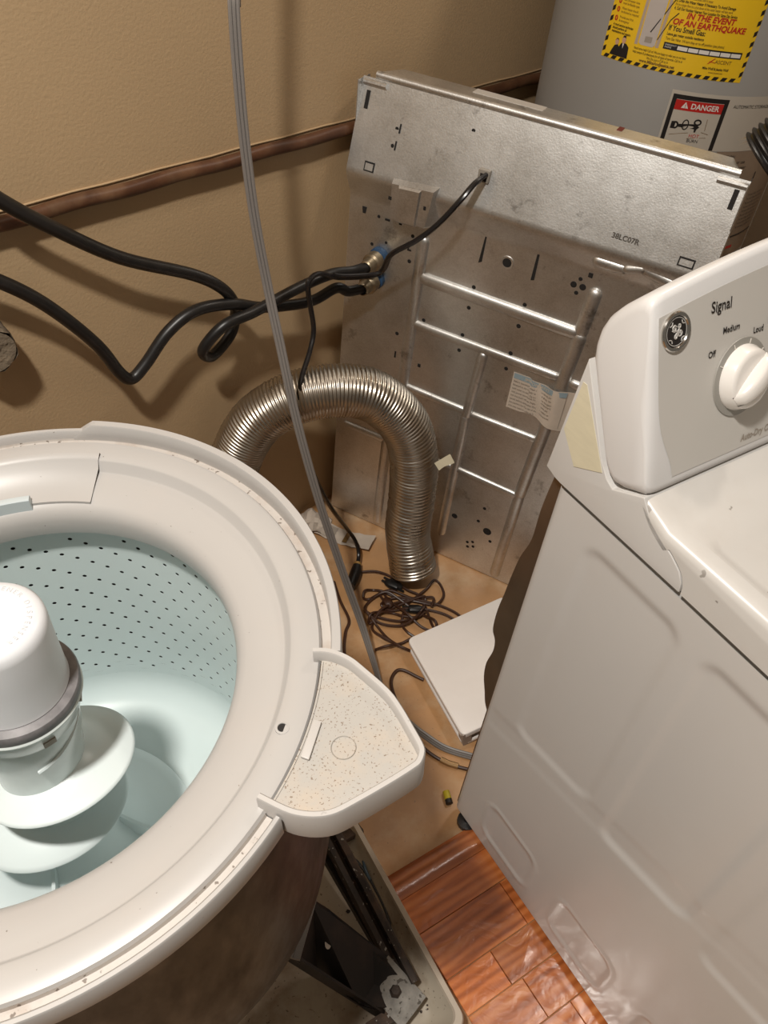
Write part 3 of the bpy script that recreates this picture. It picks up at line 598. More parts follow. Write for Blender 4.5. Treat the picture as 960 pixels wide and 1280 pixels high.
root, inv = flat_cord('thin_cord', None, 0, M_brown, 'thin brown cord curving round beside the white lid toward the dryer', 'cord', (0.08, 0.98))
T5 = [(0.133, 1.050), (0.118, 1.056), (0.086, 1.069), (0.069, 1.062), (0.062, 1.031), (0.08, 0.981), (0.111, 0.928), (0.142, 0.884), (0.193, 0.856), (0.259, 0.846), (0.31, 0.843)]
MB().tube(smooth_path([(x, y, 0.005) for x, y in T5], 8), 0.0038, 8).build('cord', M_brown, root, M=inv)
MB().tube([(0.178, 0.862, 0.0065), (0.195, 0.8555, 0.0065), (0.214, 0.852, 0.0065)], 0.0062, 10).build('connector', mat('connector_brass', (0.32, 0.19, 0.08), 0.4, 0.4), root, M=inv)
root, inv = flat_cord('floor_cord', None, 0, M_brown, 'short brown cord lying between the washer tub and the flat grey cord', 'cord', (-0.055, 1.155))
MB().tube(smooth_path([(-0.10, 1.30, 0.005), (-0.078, 1.2447, 0.005), (-0.050, 1.19, 0.005), (-0.0535, 1.1532, 0.005), (-0.05, 1.10, 0.005), (-0.03, 1.03, 0.005)], 8), 0.0036, 8).build('cord', M_brown, root, M=inv)

# papers by the wall
def paper(name, loc, w, h, rz, curl, m, label, printed=None):
    o_ = empty(name, (*loc, 0), rz); tag(o_, label, 'paper')
    mb = MB(); n = 10
    vv = []
    for i in range(n+1):
        for j in range(5):
            x = w*(i/n-0.5); y = h*(j/4-0.5); z = 0.0015 + curl*(abs(i/n-0.45)**1.7) + 0.004*math.sin(i*1.3+j*2)**2
            vv.append((x, y, z))
    mb.add(vv, [(i*5+j, (i+1)*5+j, (i+1)*5+j+1, i*5+j+1) for i in range(n) for j in range(4)])
    mb.build('sheet', m, o_, smooth=50)
    if printed:
        for x0, x1, y0, y1, pm in printed:
            pb = MB(); k = 6; q = []
            for i in range(k+1):
                x = x0+(x1-x0)*i/k; u = x/w+0.5; z = 0.0030 + curl*(abs(u-0.45)**1.7) + 0.0042
                q += [(x, y0, z), (x, y1, z)]
            pb.add(q, [(2*i, 2*i+2, 2*i+3, 2*i+1) for i in range(k)]); pb.build('print', pm, o_, smooth=0)
    return o_
paper('printed_leaflet', (-0.092, 1.452), 0.150, 0.052, R(-16), 0.045, M_paper, 'curled printed leaflet lying on the floor against the panel foot', [(-0.062, -0.025, -0.016, 0.018, M_greypr), (0.0, 0.012, -0.020, 0.02, M_inkb)])
cp = empty('crumpled_paper', (-0.175, 1.478, 0)); tag(cp, 'crumpled pale paper scrap on the floor beneath the wall', 'paper')
mb = MB(); vv = []; n = 9
for i in range(n):
    for j in range(n):
        x = (i/(n-1)-0.5)*0.085; y = (j/(n-1)-0.5)*0.07
        vv.append((x, y, 0.002 + 0.034*abs(mnoise.noise(Vector((x*38, y*38, 3.3)))) + 0.016*(1-abs(i/(n-1)-0.5)*2)))
mb.add(vv, [(i*n+j, (i+1)*n+j, (i+1)*n+j+1, i*n+j+1) for i in range(n-1) for j in range(n-1)]); mb.build('scrap', M_paper, cp, smooth=25)

# white lid lying on the floor, partly under the dryer's rear cover
LZ = 0.048
lid = empty('white_lid', (0.094, 1.1285, 0.001)); lid.rotation_euler = (0, R(-11), R(29.6)); tag(lid, 'white enamel lid lying slightly tilted on the floor behind the dryer', 'lid')
LL, LWd = 0.25, 0.262
def rrect(x0, y0, x1, y1, r, n=5):
    out = []
    for cx, cy, a in ((x1-r, y1-r, 0), (x0+r, y1-r, 90), (x0+r, y0+r, 180), (x1-r, y0+r, 270)):
        for k in range(n+1): out.append((cx + r*math.cos(R(a+90*k/n)), cy + r*math.sin(R(a+90*k/n))))
    return out
def ins(d, z): return [(x, y, z) for x, y in rrect(0+d, -LWd+d, LL-d, 0-d, max(0.004, 0.013-d))]
mb = MB(); mb.loft([ins(0, LZ-0.014), ins(0, LZ-0.003), ins(0.001, LZ-0.001), ins(0.003, LZ)], True, False, True); mb.build('lid_top', M_lid, lid)
mb = MB(); mb.loft([ins(0.010, 0.008), ins(0.010, LZ-0.013)], True); mb.build('lid_groove', M_lidgap, lid)
mb = MB(); mb.loft([ins(0.008, 0.0), ins(0.001, 0.0), ins(0.001, 0.006), ins(0.003, 0.0085), ins(0.010, 0.0085)], True, True, False); mb.build('lid_rim', M_lid, lid)
mb = MB()
for cx, cy in ((0.010, -LWd+0.011),):
    mb.box((cx-0.008, cy-0.010, 0.0), (cx+0.012, cy+0.010, LZ-0.002))
mb.build('hinge_block', mat('lid_hinge_grey', (0.40, 0.35, 0.32), 0.5), lid, smooth=0)

# little yellow battery
bt = empty('small_battery', (0.195, 0.781, 0.0), R(-72)); tag(bt, 'tiny yellow and black battery lying on the floor beside the dryer corner', 'battery')
mr_ = Matrix.Translation((0, 0, 0.0072)) @ Matrix.Rotation(R(90), 4, 'Y')
MB().lathe([(0.0068, -0.013), (0.0071, -0.0125), (0.0071, 0.004)], 20, M=mr_).build('yellow_sleeve', M_bat, bt)
MB().lathe([(0.0071, 0.004), (0.0071, 0.0125), (0.0066, 0.013), (0.0, 0.013)], 20, M=mr_).build('black_end', M_ink, bt)
MB().lathe([(0.0, -0.0145), (0.0026, -0.0145), (0.0026, -0.013), (0.0068, -0.013)], 20, M=mr_).build('terminal', M_chrome, bt)

# ------------------------------------------------------------------ dryer
DP = Vector((0.2087, 0.7602, 0))
dry = empty('clothes_dryer', DP, DROT)       # local x = width, local y = backwards, so forward f = -y
tag(dry, 'white clothes dryer seen from its left side with control console', 'dryer')
DWID, DDEP = 0.686, 0.70
def P3(f, z, w=0.0): return (w, -f, z)
def prism_side(poly, w0, w1, name, m, parent=dry, bev=0.0, smooth=30):
    mb = MB(); n = len(poly)
    mb.loft([[P3(f, z, w0) for f, z in poly], [P3(f, z, w1) for f, z in poly]], True, True, True)
    o = mb.build(name, m, parent, smooth=smooth)
    if bev: bevel_obj(o, bev, 3)
    return o
# left side panel as an embossed sheet
def sdf_rr(px, pz, x0, x1, z0, z1, r):
    cx, cz = (x0+x1)/2, (z0+z1)/2; qx = abs(px-cx) - (x1-x0)/2 + r; qz = abs(pz-cz) - (z1-z0)/2 + r
    return math.hypot(max(qx, 0), max(qz, 0)) + min(max(qx, qz), 0) - r
def sst(a, b, x):
    t = max(0, min(1, (x-a)/(b-a))); return t*t*(3-2*t)
def emboss(f, z):
    d = 0.0
    for k in range(4):
        x0 = 0.070 + 0.190*k
        zb = 0.405 + 0.2*max(0, min(0.15, f-x0))
        d += 0.0030*(1 - sst(-0.009, 0.009, sdf_rr(f, z, x0, x0+0.150, zb, 0.832, 0.022)))
        s_ = sdf_rr(f, z, x0-0.002, x0+0.135, 0.055, 0.172, 0.030)
        d -= 0.0010*(1 - sst(0.0, 0.005, abs(s_ + 0.004)-0.0025))
        d += 0.0012*(1 - sst(-0.012, 0.0, s_+0.006))
    # faint diagonal stiffening creases between the rows
    d += 0.0007*(1 - sst(0.010, 0.030, abs((z-0.415) - 0.25*(f-0.21))))
    return d
nf, nz = 150, 190; Z0, Z1 = 0.022, 0.874
mb = MB(); vv = []
for i in range(nf+1):
    f = DDEP*i/nf
    for j in range(nz+1):
        z = Z0 + (Z1-Z0)*j/nz
        edge = min(f, DDEP-f); rx = 0.004*(1-sst(0, 0.006, edge))
        vv.append((emboss(f, z)*(1 if f > 0.01 else 0) + rx, -f, z))
mb.add(vv, [(i*(nz+1)+j, (i+1)*(nz+1)+j, (i+1)*(nz+1)+j+1, i*(nz+1)+j+1) for i in range(nf) for j in range(nz)])
mb.build('side_panel', M_enamel, dry, smooth=50)
mb = MB(); mb.box((0.0075, -DDEP+0.003, 0.022), (DWID, -0.001, 0.874)); mb.build('cabinet_body', M_enamel, dry, smooth=0)
# galvanized rear cover bulging behind, wavy edge
rc = [(0.006, 0.87), (-0.018, 0.872), (-0.023, 0.852), (-0.027, 0.80), (-0.027, 0.745), (-0.037, 0.70), (-0.042, 0.655), (-0.045, 0.613), (-0.049, 0.565), (-0.047, 0.522), (-0.037, 0.505), (-0.034, 0.480), (-0.040, 0.440), (-0.037, 0.406), (-0.026, 0.375), (-0.018, 0.352), (-0.006, 0.336), (0.006, 0.330)]
def smooth2(P, sub=4):
    return [(p.x, p.y) for p in smooth_path([(a, b, 0) for a, b in P], sub)]
rcs = smooth2(rc, 4)
mb = MB(); rings = []
for k in range(14):
    w = 0.014 + (DWID-0.028)*k/13
    rings.append([P3(f*(1 + 0.16*math.sin(z*31 + k*1.1)*min(1, k/2)), z, w) for f, z in rcs])
mb.loft(rings, False, True, True); mb.build('rear_cover', M_brownmetal, dry, smooth=60)
mb = MB(); mb.box((0.005, 0.0, 0.03), (DWID-0.005, 0.003, 0.86)); mb.build('rear_sheet', M_brownmetal, dry, smooth=0)
# feet
for x, f in ((0.008, 0.033), (0.65, 0.033), (0.016, 0.66), (0.65, 0.66)):
    MB().lathe([(0.0, 0.0), (0.020, 0.0), (0.020, 0.010), (0.008, 0.012), (0.008, 0.024)], 16, M=Matrix.Translation((x, -f, 0))).build('foot', M_black, dry)
# rear side cap under the console
prism_side([(-0.028, 0.884), (-0.015, 1.050), (0.045, 0.950), (0.060, 0.934), (0.072, 0.928), (0.113, 0.950), (0.120, 0.942), (0.132, 0.931), (0.150, 0.922), (0.170, 0.913), (0.186, 0.903), (0.194, 0.892), (0.1965, 0.8790), (0.0, 0.8775), (-0.010, 0.8785)], 0.0, DWID, 'rear_bracket', M_enamel, bev=0.0015)
# top panel with S-shaped end and a raised bead round a shallow well
topprof = smooth2([(0.1160, 0.949), (0.1225, 0.9425), (0.134, 0.9325), (0.152, 0.9235), (0.172, 0.9145), (0.188, 0.9045), (0.1965, 0.8925), (0.1990, 0.8790)], 3)
poly = topprof + [(0.70, 0.8790), (0.715, 0.885), (0.72, 0.900), (0.72, 0.925), (0.71, 0.934), (0.155, 0.934), (0.135, 0.942)]
mb = MB(); rings = []
for w, insd in ((0.0, 0.010), (0.002, 0.005), (0.006, 0.0015), (0.012, 0.0), (0.024, 0.0)):
    rings.append([P3(f, z - (insd if z > 0.92 else 0), w) for f, z in poly])
for w, insd in ((DWID-0.024, 0.0), (DWID-0.012, 0.0), (DWID-0.006, 0.0015), (DWID-0.002, 0.005), (DWID, 0.010)):
    rings.append([P3(f, z - (insd if z > 0.92 else 0), w) for f, z in poly])
# the well: top replaced between the beads
wellz = 0.928
mid = []
for r_ in (rings[4], rings[5]):
    mid.append(r_)
mb.loft(rings[:5], True, True, False); mb.loft(rings[5:], True, False, True)
wp = [(f, (z if z < 0.92 else z)) for f, z in poly]
def well(w, dz): return [P3(f, z - (dz if (z > 0.925 and f > 0.17 and f < 0.70) else 0), w) for f, z in poly]
def polyd():   # denser upper edge so that the well can follow it
    out = list(topprof) + [(0.70, 0.8790), (0.715, 0.885), (0.72, 0.900), (0.72, 0.925), (0.71, 0.934), (0.69, 0.934), (0.68, 0.9338)]
    out += [(0.20, 0.9338), (0.185, 0.934), (0.155, 0.934), (0.135, 0.942)]
    return out
pd = polyd()
def wring(w, dz): return [P3(f, z - (dz if 0.19 < f < 0.685 and z > 0.925 else 0), w) for f, z in pd]
mb2 = MB(); mb2.loft([wring(0.024, 0), wring(0.030, 0.0015), wring(0.036, 0.005), wring(0.044, 0.007), wring(DWID-0.044, 0.007), wring(DWID-0.036, 0.005), wring(DWID-0.030, 0.0015), wring(DWID-0.024, 0)], True)
mb.build('top_edge', M_top, dry, smooth=50); mb2.build('top_panel', M_top, dry, smooth=50)
# console: rounded end caps lofted across the width, crowned top
prof = [(-0.0140, 1.056), (-0.0160, 1.072), (-0.0150, 1.088), (-0.0095, 1.104), (0.000, 1.118), (0.012, 1.132), (0.022, 1.142), (0.030, 1.1475), (0.0365, 1.148), (0.0405, 1.143), (0.060, 1.094), (0.080, 1.044), (0.100, 0.992), (0.1125, 0.960), (0.1140, 0.953), (0.110, 0.9480), (0.098, 0.9425), (0.082, 0.935), (0.070, 0.9325), (0.060, 0.938), (0.050, 0.9485)]
cf, cz_ = 0.045, 1.04
def crown(w): 
    t = (w/DWID-0.5)*2; return 0.031*(1 - abs(t)**1.9)
def cons(w, inset):
    out = []
    for f, z in prof:
        df, dz = f-cf, z-cz_; l = math.hypot(df, dz); f2 = f - df/l*inset; z2 = z - dz/l*inset
        up = sst(0.95, 1.14, z); tt = crown(w)*up
        out.append(P3(f2 - tt*0.40, z2 + tt*0.93, w))
    return out
mb = MB(); rr_ = [(0.0, 0.0135), (0.0006, 0.0090), (0.0025, 0.0050), (0.006, 0.0022), (0.011, 0.0006), (0.017, 0.0)]
ws = rr_ + [(0.017 + (DWID-0.034)*k/24, 0.0) for k in range(1, 24)] + [(DWID-w, i_) for w, i_ in reversed(rr_)]
mb.loft([cons(w, i_) for w, i_ in ws], True, True, True)
mb.build('console', M_console, dry, smooth=60)
# console face plate, slightly recessed panel, shade painted in, with curved left edge
FP1 = Vector((0, -0.115, 0.9525)); FT = (Vector((0, -0.035, 1.15)) - FP1).normalized(); FN = Vector((1, 0, 0)).cross(FT)
if FN.y > 0: FN = -FN
MF = Matrix(((1, FT.x, FN.x, FP1.x), (0, FT.y, FN.y, FP1.y), (0, FT.z, FN.z, FP1.z), (0, 0, 0, 1)))   # local x = w, y = up the face, z = out
def face_top(w): return 0.203 + crown(w)*0.96 - 0.002
def face_z(w, t):   # follow the crowned console face
    return 0.0012
nxf, nyf = 44, 16; vv = []
for i in range(nxf+1):
    for j in range(nyf+1):
        s_ = j/nyf
        wl = 0.016 + 0.022*math.exp(-((s_)/0.25)**2) - 0.008*s_
        w = wl + (DWID-2*wl)*i/nxf; t_ = 0.012 + (face_top(w)-0.012-0.010)*s_
        z = 0.95 + t_*FT.z; up = sst(0.95, 1.14, z)
        vv.append((w, t_, 0.0042 + 0.0*up))
# face placed by the same lofting law as the console so it hugs the surface
def on_face(w, t_, off):
    # invert roughly: point on console front at height fraction
    def at(s_):
        f = 0.1135 + (0.0405-0.1135)*s_; z = 0.956 + (1.143-0.956)*s_
        tt = crown(w)*sst(0.95, 1.14, z); return Vector(P3(f - tt*0.40, z + tt*0.93, w))
    lo, hi = 0.0, 1.0
    for _ in range(18):
        md = (lo+hi)/2
        if (at(md)-FP1).dot(FT) < t_: lo = md
        else: hi = md
    return at((lo+hi)/2) + FN*off
fb_ = MB(); fb_.add([on_face(a, b, 0.0012) for a, b, _ in vv], [(i*(nyf+1)+j, (i+1)*(nyf+1)+j, (i+1)*(nyf+1)+j+1, i*(nyf+1)+j+1) for i in range(nxf) for j in range(nyf)])
face_o = fb_.build('console_face', M_face, dry, smooth=60)
def face_text(body, w, t_, size, bold=0.0002, m=M_ink, align='LEFT', shear=0.0, xs=0.88):
    tmb = text_mb(body, size, align, bold, xs, shear); tmb.v = [tuple(on_face(w+a, t_+b, 0.0020)) for a, b, c_ in tmb.v]
    return tmb.build('lettering', m, face_o, smooth=0)
face_text('Signal', 0.0845, 0.1805, 0.0165, 0.0002)
face_text('Medium', 0.1055, 0.1545, 0.0095); face_text('Loud', 0.1560, 0.1435, 0.0095); face_text('Off', 0.0845, 0.1330, 0.0098); face_text('Removal', 0.1800, 0.1490, 0.0095)
face_text('Auto-Dry Clean', 0.1500, 0.0195, 0.0110, 0.0003, M_greypr, shear=0.2)
def face_mat(w, t_, off=0.0):
    p = on_face(w, t_, off); return Matrix(((1, FT.x, FN.x, p.x), (0, FT.y, FN.y, p.y), (0, FT.z, FN.z, p.z), (0, 0, 0, 1)))
# round monogram badge
bm_ = face_mat(0.0325, 0.1740, 0.0010)
bd = MB().lathe([(0.0205, 0.0), (0.0205, 0.0020), (0.0195, 0.0032), (0.0165, 0.0032), (0.0155, 0.0018)], 40, M=bm_).build('badge', M_chrome, dry)
MB().lathe([(0.0, 0.0020), (0.0158, 0.0020)], 40, M=bm_).build('badge_field', M_ink, bd)
M_silver = mat('silver_print', (0.55, 0.53, 0.50), 0.4, 0.2)
def badge_curve(pts, r=0.0009):
    MB().tube([bm_ @ p for p in smooth_path([(x, y, 0.0026) for x, y in pts], 6)], r, 6).build('monogram', M_silver, bd)
MB().lathe([(0.0138, 0.0022), (0.0146, 0.0024), (0.0146, 0.0021)], 40, M=bm_).build('monogram_ring', M_silver, bd)
k_ = 0.001
badge_curve([(-1.0*k_, 5.2*k_), (-3.6*k_, 6.8*k_), (-6.0*k_, 5.2*k_), (-5.6*k_, 2.6*k_), (-3.4*k_, 1.8*k_), (-2.2*k_, 3.6*k_), (-3.8*k_, 4.4*k_)])
badge_curve([(-6.5*k_, 2.2*k_), (-4.5*k_, 0.6*k_), (-1.0*k_, 1.0*k_), (0.2*k_, -2.0*k_), (-0.8*k_, -6.0*k_), (-2.6*k_, -6.4*k_), (-2.8*k_, -4.0*k_), (0.5*k_, -0.5*k_), (2.6*k_, 2.4*k_)])
badge_curve([(2.0*k_, 6.6*k_), (4.2*k_, 6.6*k_), (4.2*k_, 4.2*k_), (2.4*k_, 3.4*k_), (1.8*k_, 5.2*k_), (2.8*k_, 1.6*k_), (1.6*k_, -1.0*k_), (2.6*k_, -4.6*k_), (5.6*k_, -4.6*k_), (7.0*k_, -1.8*k_), (5.0*k_, 0.4*k_), (3.8*k_, -1.6*k_), (5.0*k_, -2.6*k_)])
for a in (45, 135, 225, 315):
    c_ = Vector((0.0122*math.cos(R(a)), 0.0122*math.sin(R(a)))); t_ = Vector((-c_.y, c_.x)).normalized()
    badge_curve([(c_.x - t_.x*0.0028, c_.y - t_.y*0.0028), (c_.x*0.88, c_.y*0.88), (c_.x + t_.x*0.0028, c_.y + t_.y*0.0028)], 0.0006)
# dial ring and knob
KC = (0.1400, 0.0990)
km = face_mat(KC[0], KC[1], 0.0014)
dr_ = MB().lathe([(0.0, 0.0), (0.0440, 0.0), (0.0435, 0.0014), (0.036, 0.0020), (0.0, 0.0020)], 48, M=km).build('dial_ring', M_ringgrey, dry)
for a in (150, 112, 74, 36):
    mb = MB(); mb.box((0.0370, -0.0006, 0.0021), (0.0420, 0.0006, 0.0026), M=km @ Matrix.Rotation(R(a), 4, 'Z')); mb.build('tick', M_white, dr_, smooth=0)
kb = MB().lathe([(0.0365, 0.0020), (0.0365, 0.0045), (0.0345, 0.0080), (0.0330, 0.014), (0.0312, 0.0165), (0.027, 0.0175), (0.0, 0.0175)], 48, M=km).build('knob', M_knob, dry, smooth=50)
gm = MB(); grip = []
for s_ in range(15):
    t_ = s_/14; y = -0.0320 + 0.064*t_; wd_ = 0.0075 + 0.010*math.sin(math.pi*t_)**0.7*0.35; hh = 0.0165 + 0.0150*math.sin(math.pi*min(1, max(0, t_)))**0.45
    grip.append([Vector((-wd_, y, 0.0160)), Vector((-wd_*0.9, y, hh-0.003)), Vector((-wd_*0.55, y, hh-0.0006)), Vector((0, y, hh)), Vector((wd_*0.55, y, hh-0.0006)), Vector((wd_*0.9, y, hh-0.003)), Vector((wd_, y, 0.0160))])
gm.loft([[km @ Matrix.Rotation(R(-52), 4, 'Z') @ p for p in r_] for r_ in grip], False); gm.build('knob_grip', M_knob, kb, smooth=60)
# masking tape on the rear bracket
tp = [(-0.0120, 1.021), (-0.006, 1.021), (0.052, 0.937), (0.012, 0.915), (-0.0185, 0.950)]
mb = MB(); mb.loft([[P3(f, z, -0.0001) for f, z in tp], [P3(f, z, -0.0007) for f, z in tp]], True, False, True); o = mb.build('masking_tape', M_tape, dry, smooth=0); o['label'] = 'strip of cream masking tape'

# ------------------------------------------------------------------ water heater
HC = Vector((0.467, 1.86, 0)); HR = 0.258
wh = empty('water_heater', HC); tag(wh, 'tall grey cylindrical water heater with yellow warning sticker behind the panel', 'water heater')
MB().lathe([(0.0, 0.0), (HR-0.01, 0.0), (HR-0.01, 0.04), (HR, 0.045), (HR, 1.62), (HR-0.008, 1.632), (0.0, 1.645)], 96).build('tank', M_heater, wh, smooth=40)
def cyl(x, y, off): a = R(-134) + x/HR; r_ = HR + off; return (r_*math.cos(a), r_*math.sin(a), 1.10 + y)
def patch(x0, x1, y0, y1, off, name, m, parent, n=24, skew=0.0):
    mb = MB(); q = []
    for i in range(n+1):
        x = x0+(x1-x0)*i/n; q += [cyl(x, y0, off), cyl(x+skew, y1, off)]
    mb.add(q, [(2*i, 2*i+2, 2*i+3, 2*i+1) for i in range(n)]); return mb.build(name, m, parent, smooth=60)
def cpoly(pts, off, name, m, parent):
    mb = MB().add([cyl(x, y, off) for x, y in pts], [tuple(range(len(pts)))]); return mb.build(name, m, parent, smooth=0)
def ctext(body, x, y, size, m, parent, bold=0.0, align='LEFT', shear=0.0, xs=1.0, off=0.0014):
    tmb = text_mb(body, size, align, bold, xs, shear); tmb.v = [cyl(x+a, y+b, off) for a, b, c_ in tmb.v]; return tmb.build('lettering', m, parent, smooth=0)
stk = patch(0.0, 0.257, 0.0135, 0.330, 0.0006, 'warning_sticker', M_yellow, wh)
stk['label'] = 'yellow warning sticker with black hazard stripe border'
# hazard border
for k in range(17):                       # bottom edge
    x = 0.0055 + k*0.0153
    cpoly([(x, 0.0142), (x+0.0085, 0.0142), (x+0.0122, 0.0200), (x+0.0037, 0.0200)], 0.0012, 'hazard_stripe', M_ink, stk) if x+0.0122 < 0.257 else None
for k in range(19):                       # both sides
    y = 0.0215 + k*0.0158
    cpoly([(0.0008, y), (0.0062, y+0.0035), (0.0062, y+0.0112), (0.0008, y+0.0077)], 0.0012, 'hazard_stripe', M_ink, stk)
    cpoly([(0.2508, y), (0.2562, y+0.0035), (0.2562, y+0.0112), (0.2508, y+0.0077)], 0.0012, 'hazard_stripe', M_ink, stk)
ctext('IN THE EVENT', 0.172, 0.1000, 0.0125, M_red, stk, 0.0004, 'CENTER', 0.15)
ctext('OF AN EARTHQUAKE', 0.173, 0.0888, 0.0125, M_red, stk, 0.0004, 'CENTER', 0.15)
ctext('If You Smell Gas:', 0.1085, 0.0790, 0.0115, M_ink, stk, 0.0002, xs=0.78)
ctext('Leave gas meter outside residence', 0.1085, 0.0715, 0.0062, M_ink, stk, 0.0001, xs=0.72)
ctext('Turn Gas Valve  1/4 turn they or to off position (see photo)', 0.1085, 0.0645, 0.0060, M_ink, stk, xs=0.68)
patch(0.1085, 0.2430, 0.0500, 0.0605, 0.0011, 'number_bar', M_ink, stk, 12)
for k in range(6): patch(0.1325+k*0.0183, 0.1325+k*0.0183+0.0168, 0.0520, 0.0580, 0.0015, 'number_box', M_white, stk, 2)
ctext('EMERGENCY', 0.1110, 0.0560, 0.0034, M_white, stk, off=0.0016); ctext('PHONE', 0.1110, 0.0524, 0.0034, M_white, stk, off=0.0016)
ctext('Need some help? Call us! We are happy to refer you to our best', 0.0595, 0.0395, 0.0058, M_ink, stk, xs=0.60)
ctext('helps people & professionals for all types of services. Call us at', 0.0590, 0.0338, 0.0058, M_ink, stk, xs=0.60)
ctext('We Do Just a Call to It', 0.0860, 0.0282, 0.0058, M_ink, stk, xs=0.70)
ctext('www.MikeAndJessica.net', 0.0745, 0.0222, 0.0070, M_inkb, stk, 0.0002, xs=0.88)
ctext('ASCENT', 0.2010, 0.0405, 0.0080, M_inkb, stk, 0.0, xs=0.95)
cpoly([(0.1885, 0.0385), (0.1905, 0.0385), (0.2005, 0.0480), (0.1985, 0.0480)], 0.0013, 'logo_stroke', M_red, stk); cpoly([(0.1910, 0.0420), (0.2020, 0.0408), (0.2020, 0.0416), (0.1910, 0.0430)], 0.0013, 'logo_stroke', M_red, stk)
ctext('Mike Wolf & Jessica Wolf', 0.1830, 0.0300, 0.0058, M_ink, stk, 0.0001, xs=0.75)
ctext('www.ascent.net', 0.1950, 0.0245, 0.0048, M_inkb, stk, xs=0.8)
ctext('4. Call Our Number Nearest Your Location For Same Day Service', 0.1085, 0.1100, 0.0062, M_ink, stk, 0.0001, xs=0.62)
ctext('If it is a larger flow to a shut down of the water heater will also work', 0.1085, 0.1160, 0.0056, M_inkb, stk, xs=0.60)
ctext('3. Drain the Water Heater If Necessary To Avoid Damage', 0.1085, 0.1215, 0.0062, M_ink, stk, 0.0001, xs=0.66)
ctext('or Turn the lever clockwise until it stops', 0.1085, 0.1275, 0.0056, M_inkb, stk, xs=0.62)
for k, (y, a_, b_) in enumerate(((0.0770, 'Provide your first', '& emergency'), (0.0905, 'Water heater should', 'be drained as required'), (0.1035, 'Gas connector hose', 'must be flexible type'))):
    ctext('0', 0.0100, y-0.004, 0.0110, M_red, stk, 0.0004); ctext(a_, 0.0190, y+0.0012, 0.0052, M_inkb, stk, xs=0.72); ctext(b_, 0.0190, y-0.0042, 0.0052, M_inkb, stk, xs=0.72)
for k, tx in enumerate(('A good service technician', 'should perform all', 'maintenance and repairs')): ctext(tx, 0.0100, 0.0655-0.0052*k, 0.0056, M_ink, stk, 0.0001, xs=0.68)
# printed picture of a heater and two standing figures in dark suits
cpoly([(0.058, 0.0465), (0.101, 0.0485), (0.1045, 0.150), (0.0600, 0.150)], 0.0010, 'picture_panel', mat('picture_tan', (0.47, 0.36, 0.27), 0.5), stk)
cpoly([(0.0655, 0.0500), (0.070, 0.0475), (0.090, 0.0475), (0.0945, 0.0510), (0.0965, 0.150), (0.0655, 0.150)], 0.0012, 'picture_tank', mat('picture_grey', (0.52, 0.46, 0.42), 0.5), stk)
cpoly([(0.0745, 0.0530), (0.0870, 0.0535), (0.0870, 0.0625), (0.0745, 0.0620)], 0.0014, 'picture_door', M_greypr, stk)
cpoly([(0.0800, 0.0700), (0.0815, 0.0690), (0.1130, 0.1330), (0.1115, 0.1330)], 0.0015, 'pointer_line', M_ink, stk); cpoly([(0.0950, 0.0610), (0.0960, 0.0605), (0.1090, 0.0930), (0.1190, 0.1050), (0.1180, 0.1060), (0.1080, 0.0940)], 0.0015, 'pointer_line', M_ink, stk)
cpoly([(0.0165, 0.0205), (0.0340, 0.0205), (0.0330, 0.0335), (0.0285, 0.0385), (0.0225, 0.0360), (0.0180, 0.0260)], 0.0012, 'figure_suit', M_ink, stk)
cpoly([(0.0300, 0.0205), (0.0515, 0.0205), (0.0500, 0.0380), (0.0440, 0.0430), (0.0350, 0.0425), (0.0300, 0.0330)], 0.0013, 'figure_suit', M_ink, stk)
cpoly([(0.0260 + 0.0036*math.cos(i*0.5236), 0.0425 + 0.0052*math.sin(i*0.5236)) for i in range(12)], 0.0014, 'figure_head', M_skin, stk)
cpoly([(0.0385 + 0.0038*math.cos(i*0.5236), 0.0475 + 0.0058*math.sin(i*0.5236)) for i in range(12)], 0.0014, 'figure_head', M_skin, stk)
cpoly([(0.0350, 0.0500), (0.0365, 0.0545), (0.0405, 0.0545), (0.0422, 0.0500), (0.0405, 0.0515), (0.0365, 0.0515)], 0.0016, 'figure_hair', M_ink, stk)
cpoly([(0.0220, 0.0430), (0.0245, 0.0480), (0.0280, 0.0480), (0.0295, 0.0440), (0.0275, 0.0460), (0.0245, 0.0460)], 0.0016, 'figure_hair', M_inkb, stk)
cpoly([(0.0372, 0.0418), (0.0400, 0.0418), (0.0390, 0.0340)], 0.0016, 'figure_shirt', M_white, stk)
# danger label
dl = patch(0.146, 0.46, -0.105, -0.0088, 0.0006, 'safety_label', M_beige, wh); dl['label'] = 'pale label with black framed red danger heading'
fr = patch(0.1500, 0.2510, -0.104, -0.0150, 0.0010, 'black_frame', M_ink, dl, 10)
patch(0.1575, 0.2430, -0.104, -0.0225, 0.0013, 'frame_field', M_beige, fr, 10)
patch(0.1575, 0.2430, -0.0400, -0.0230, 0.0016, 'red_band', M_red, fr, 10)
ctext('DANGER', 0.1855, -0.0357, 0.0128, M_white, dl, 0.0003, off=0.0020, xs=0.98)
cpoly([(0.1690, -0.0360), (0.1815, -0.0360), (0.1752, -0.0255)], 0.0019, 'warning_triangle', M_white, dl); ctext('!', 0.1745, -0.0352, 0.0085, M_red, dl, 0.0002, off=0.0022)
def cring(cx, cy, rx, ry, wdt, off, name, m, parent):
    mb = MB(); q = []; n = 24
    for i in range(n+1):
        a = 2*math.pi*i/n; q += [cyl(cx+rx*math.cos(a), cy+ry*math.sin(a), off), cyl(cx+(rx-wdt)*math.cos(a), cy+(ry-wdt)*math.sin(a), off)]
    mb.add(q, [(2*i, 2*i+2, 2*i+3, 2*i+1) for i in range(n)]); return mb.build(name, m, parent, smooth=0)
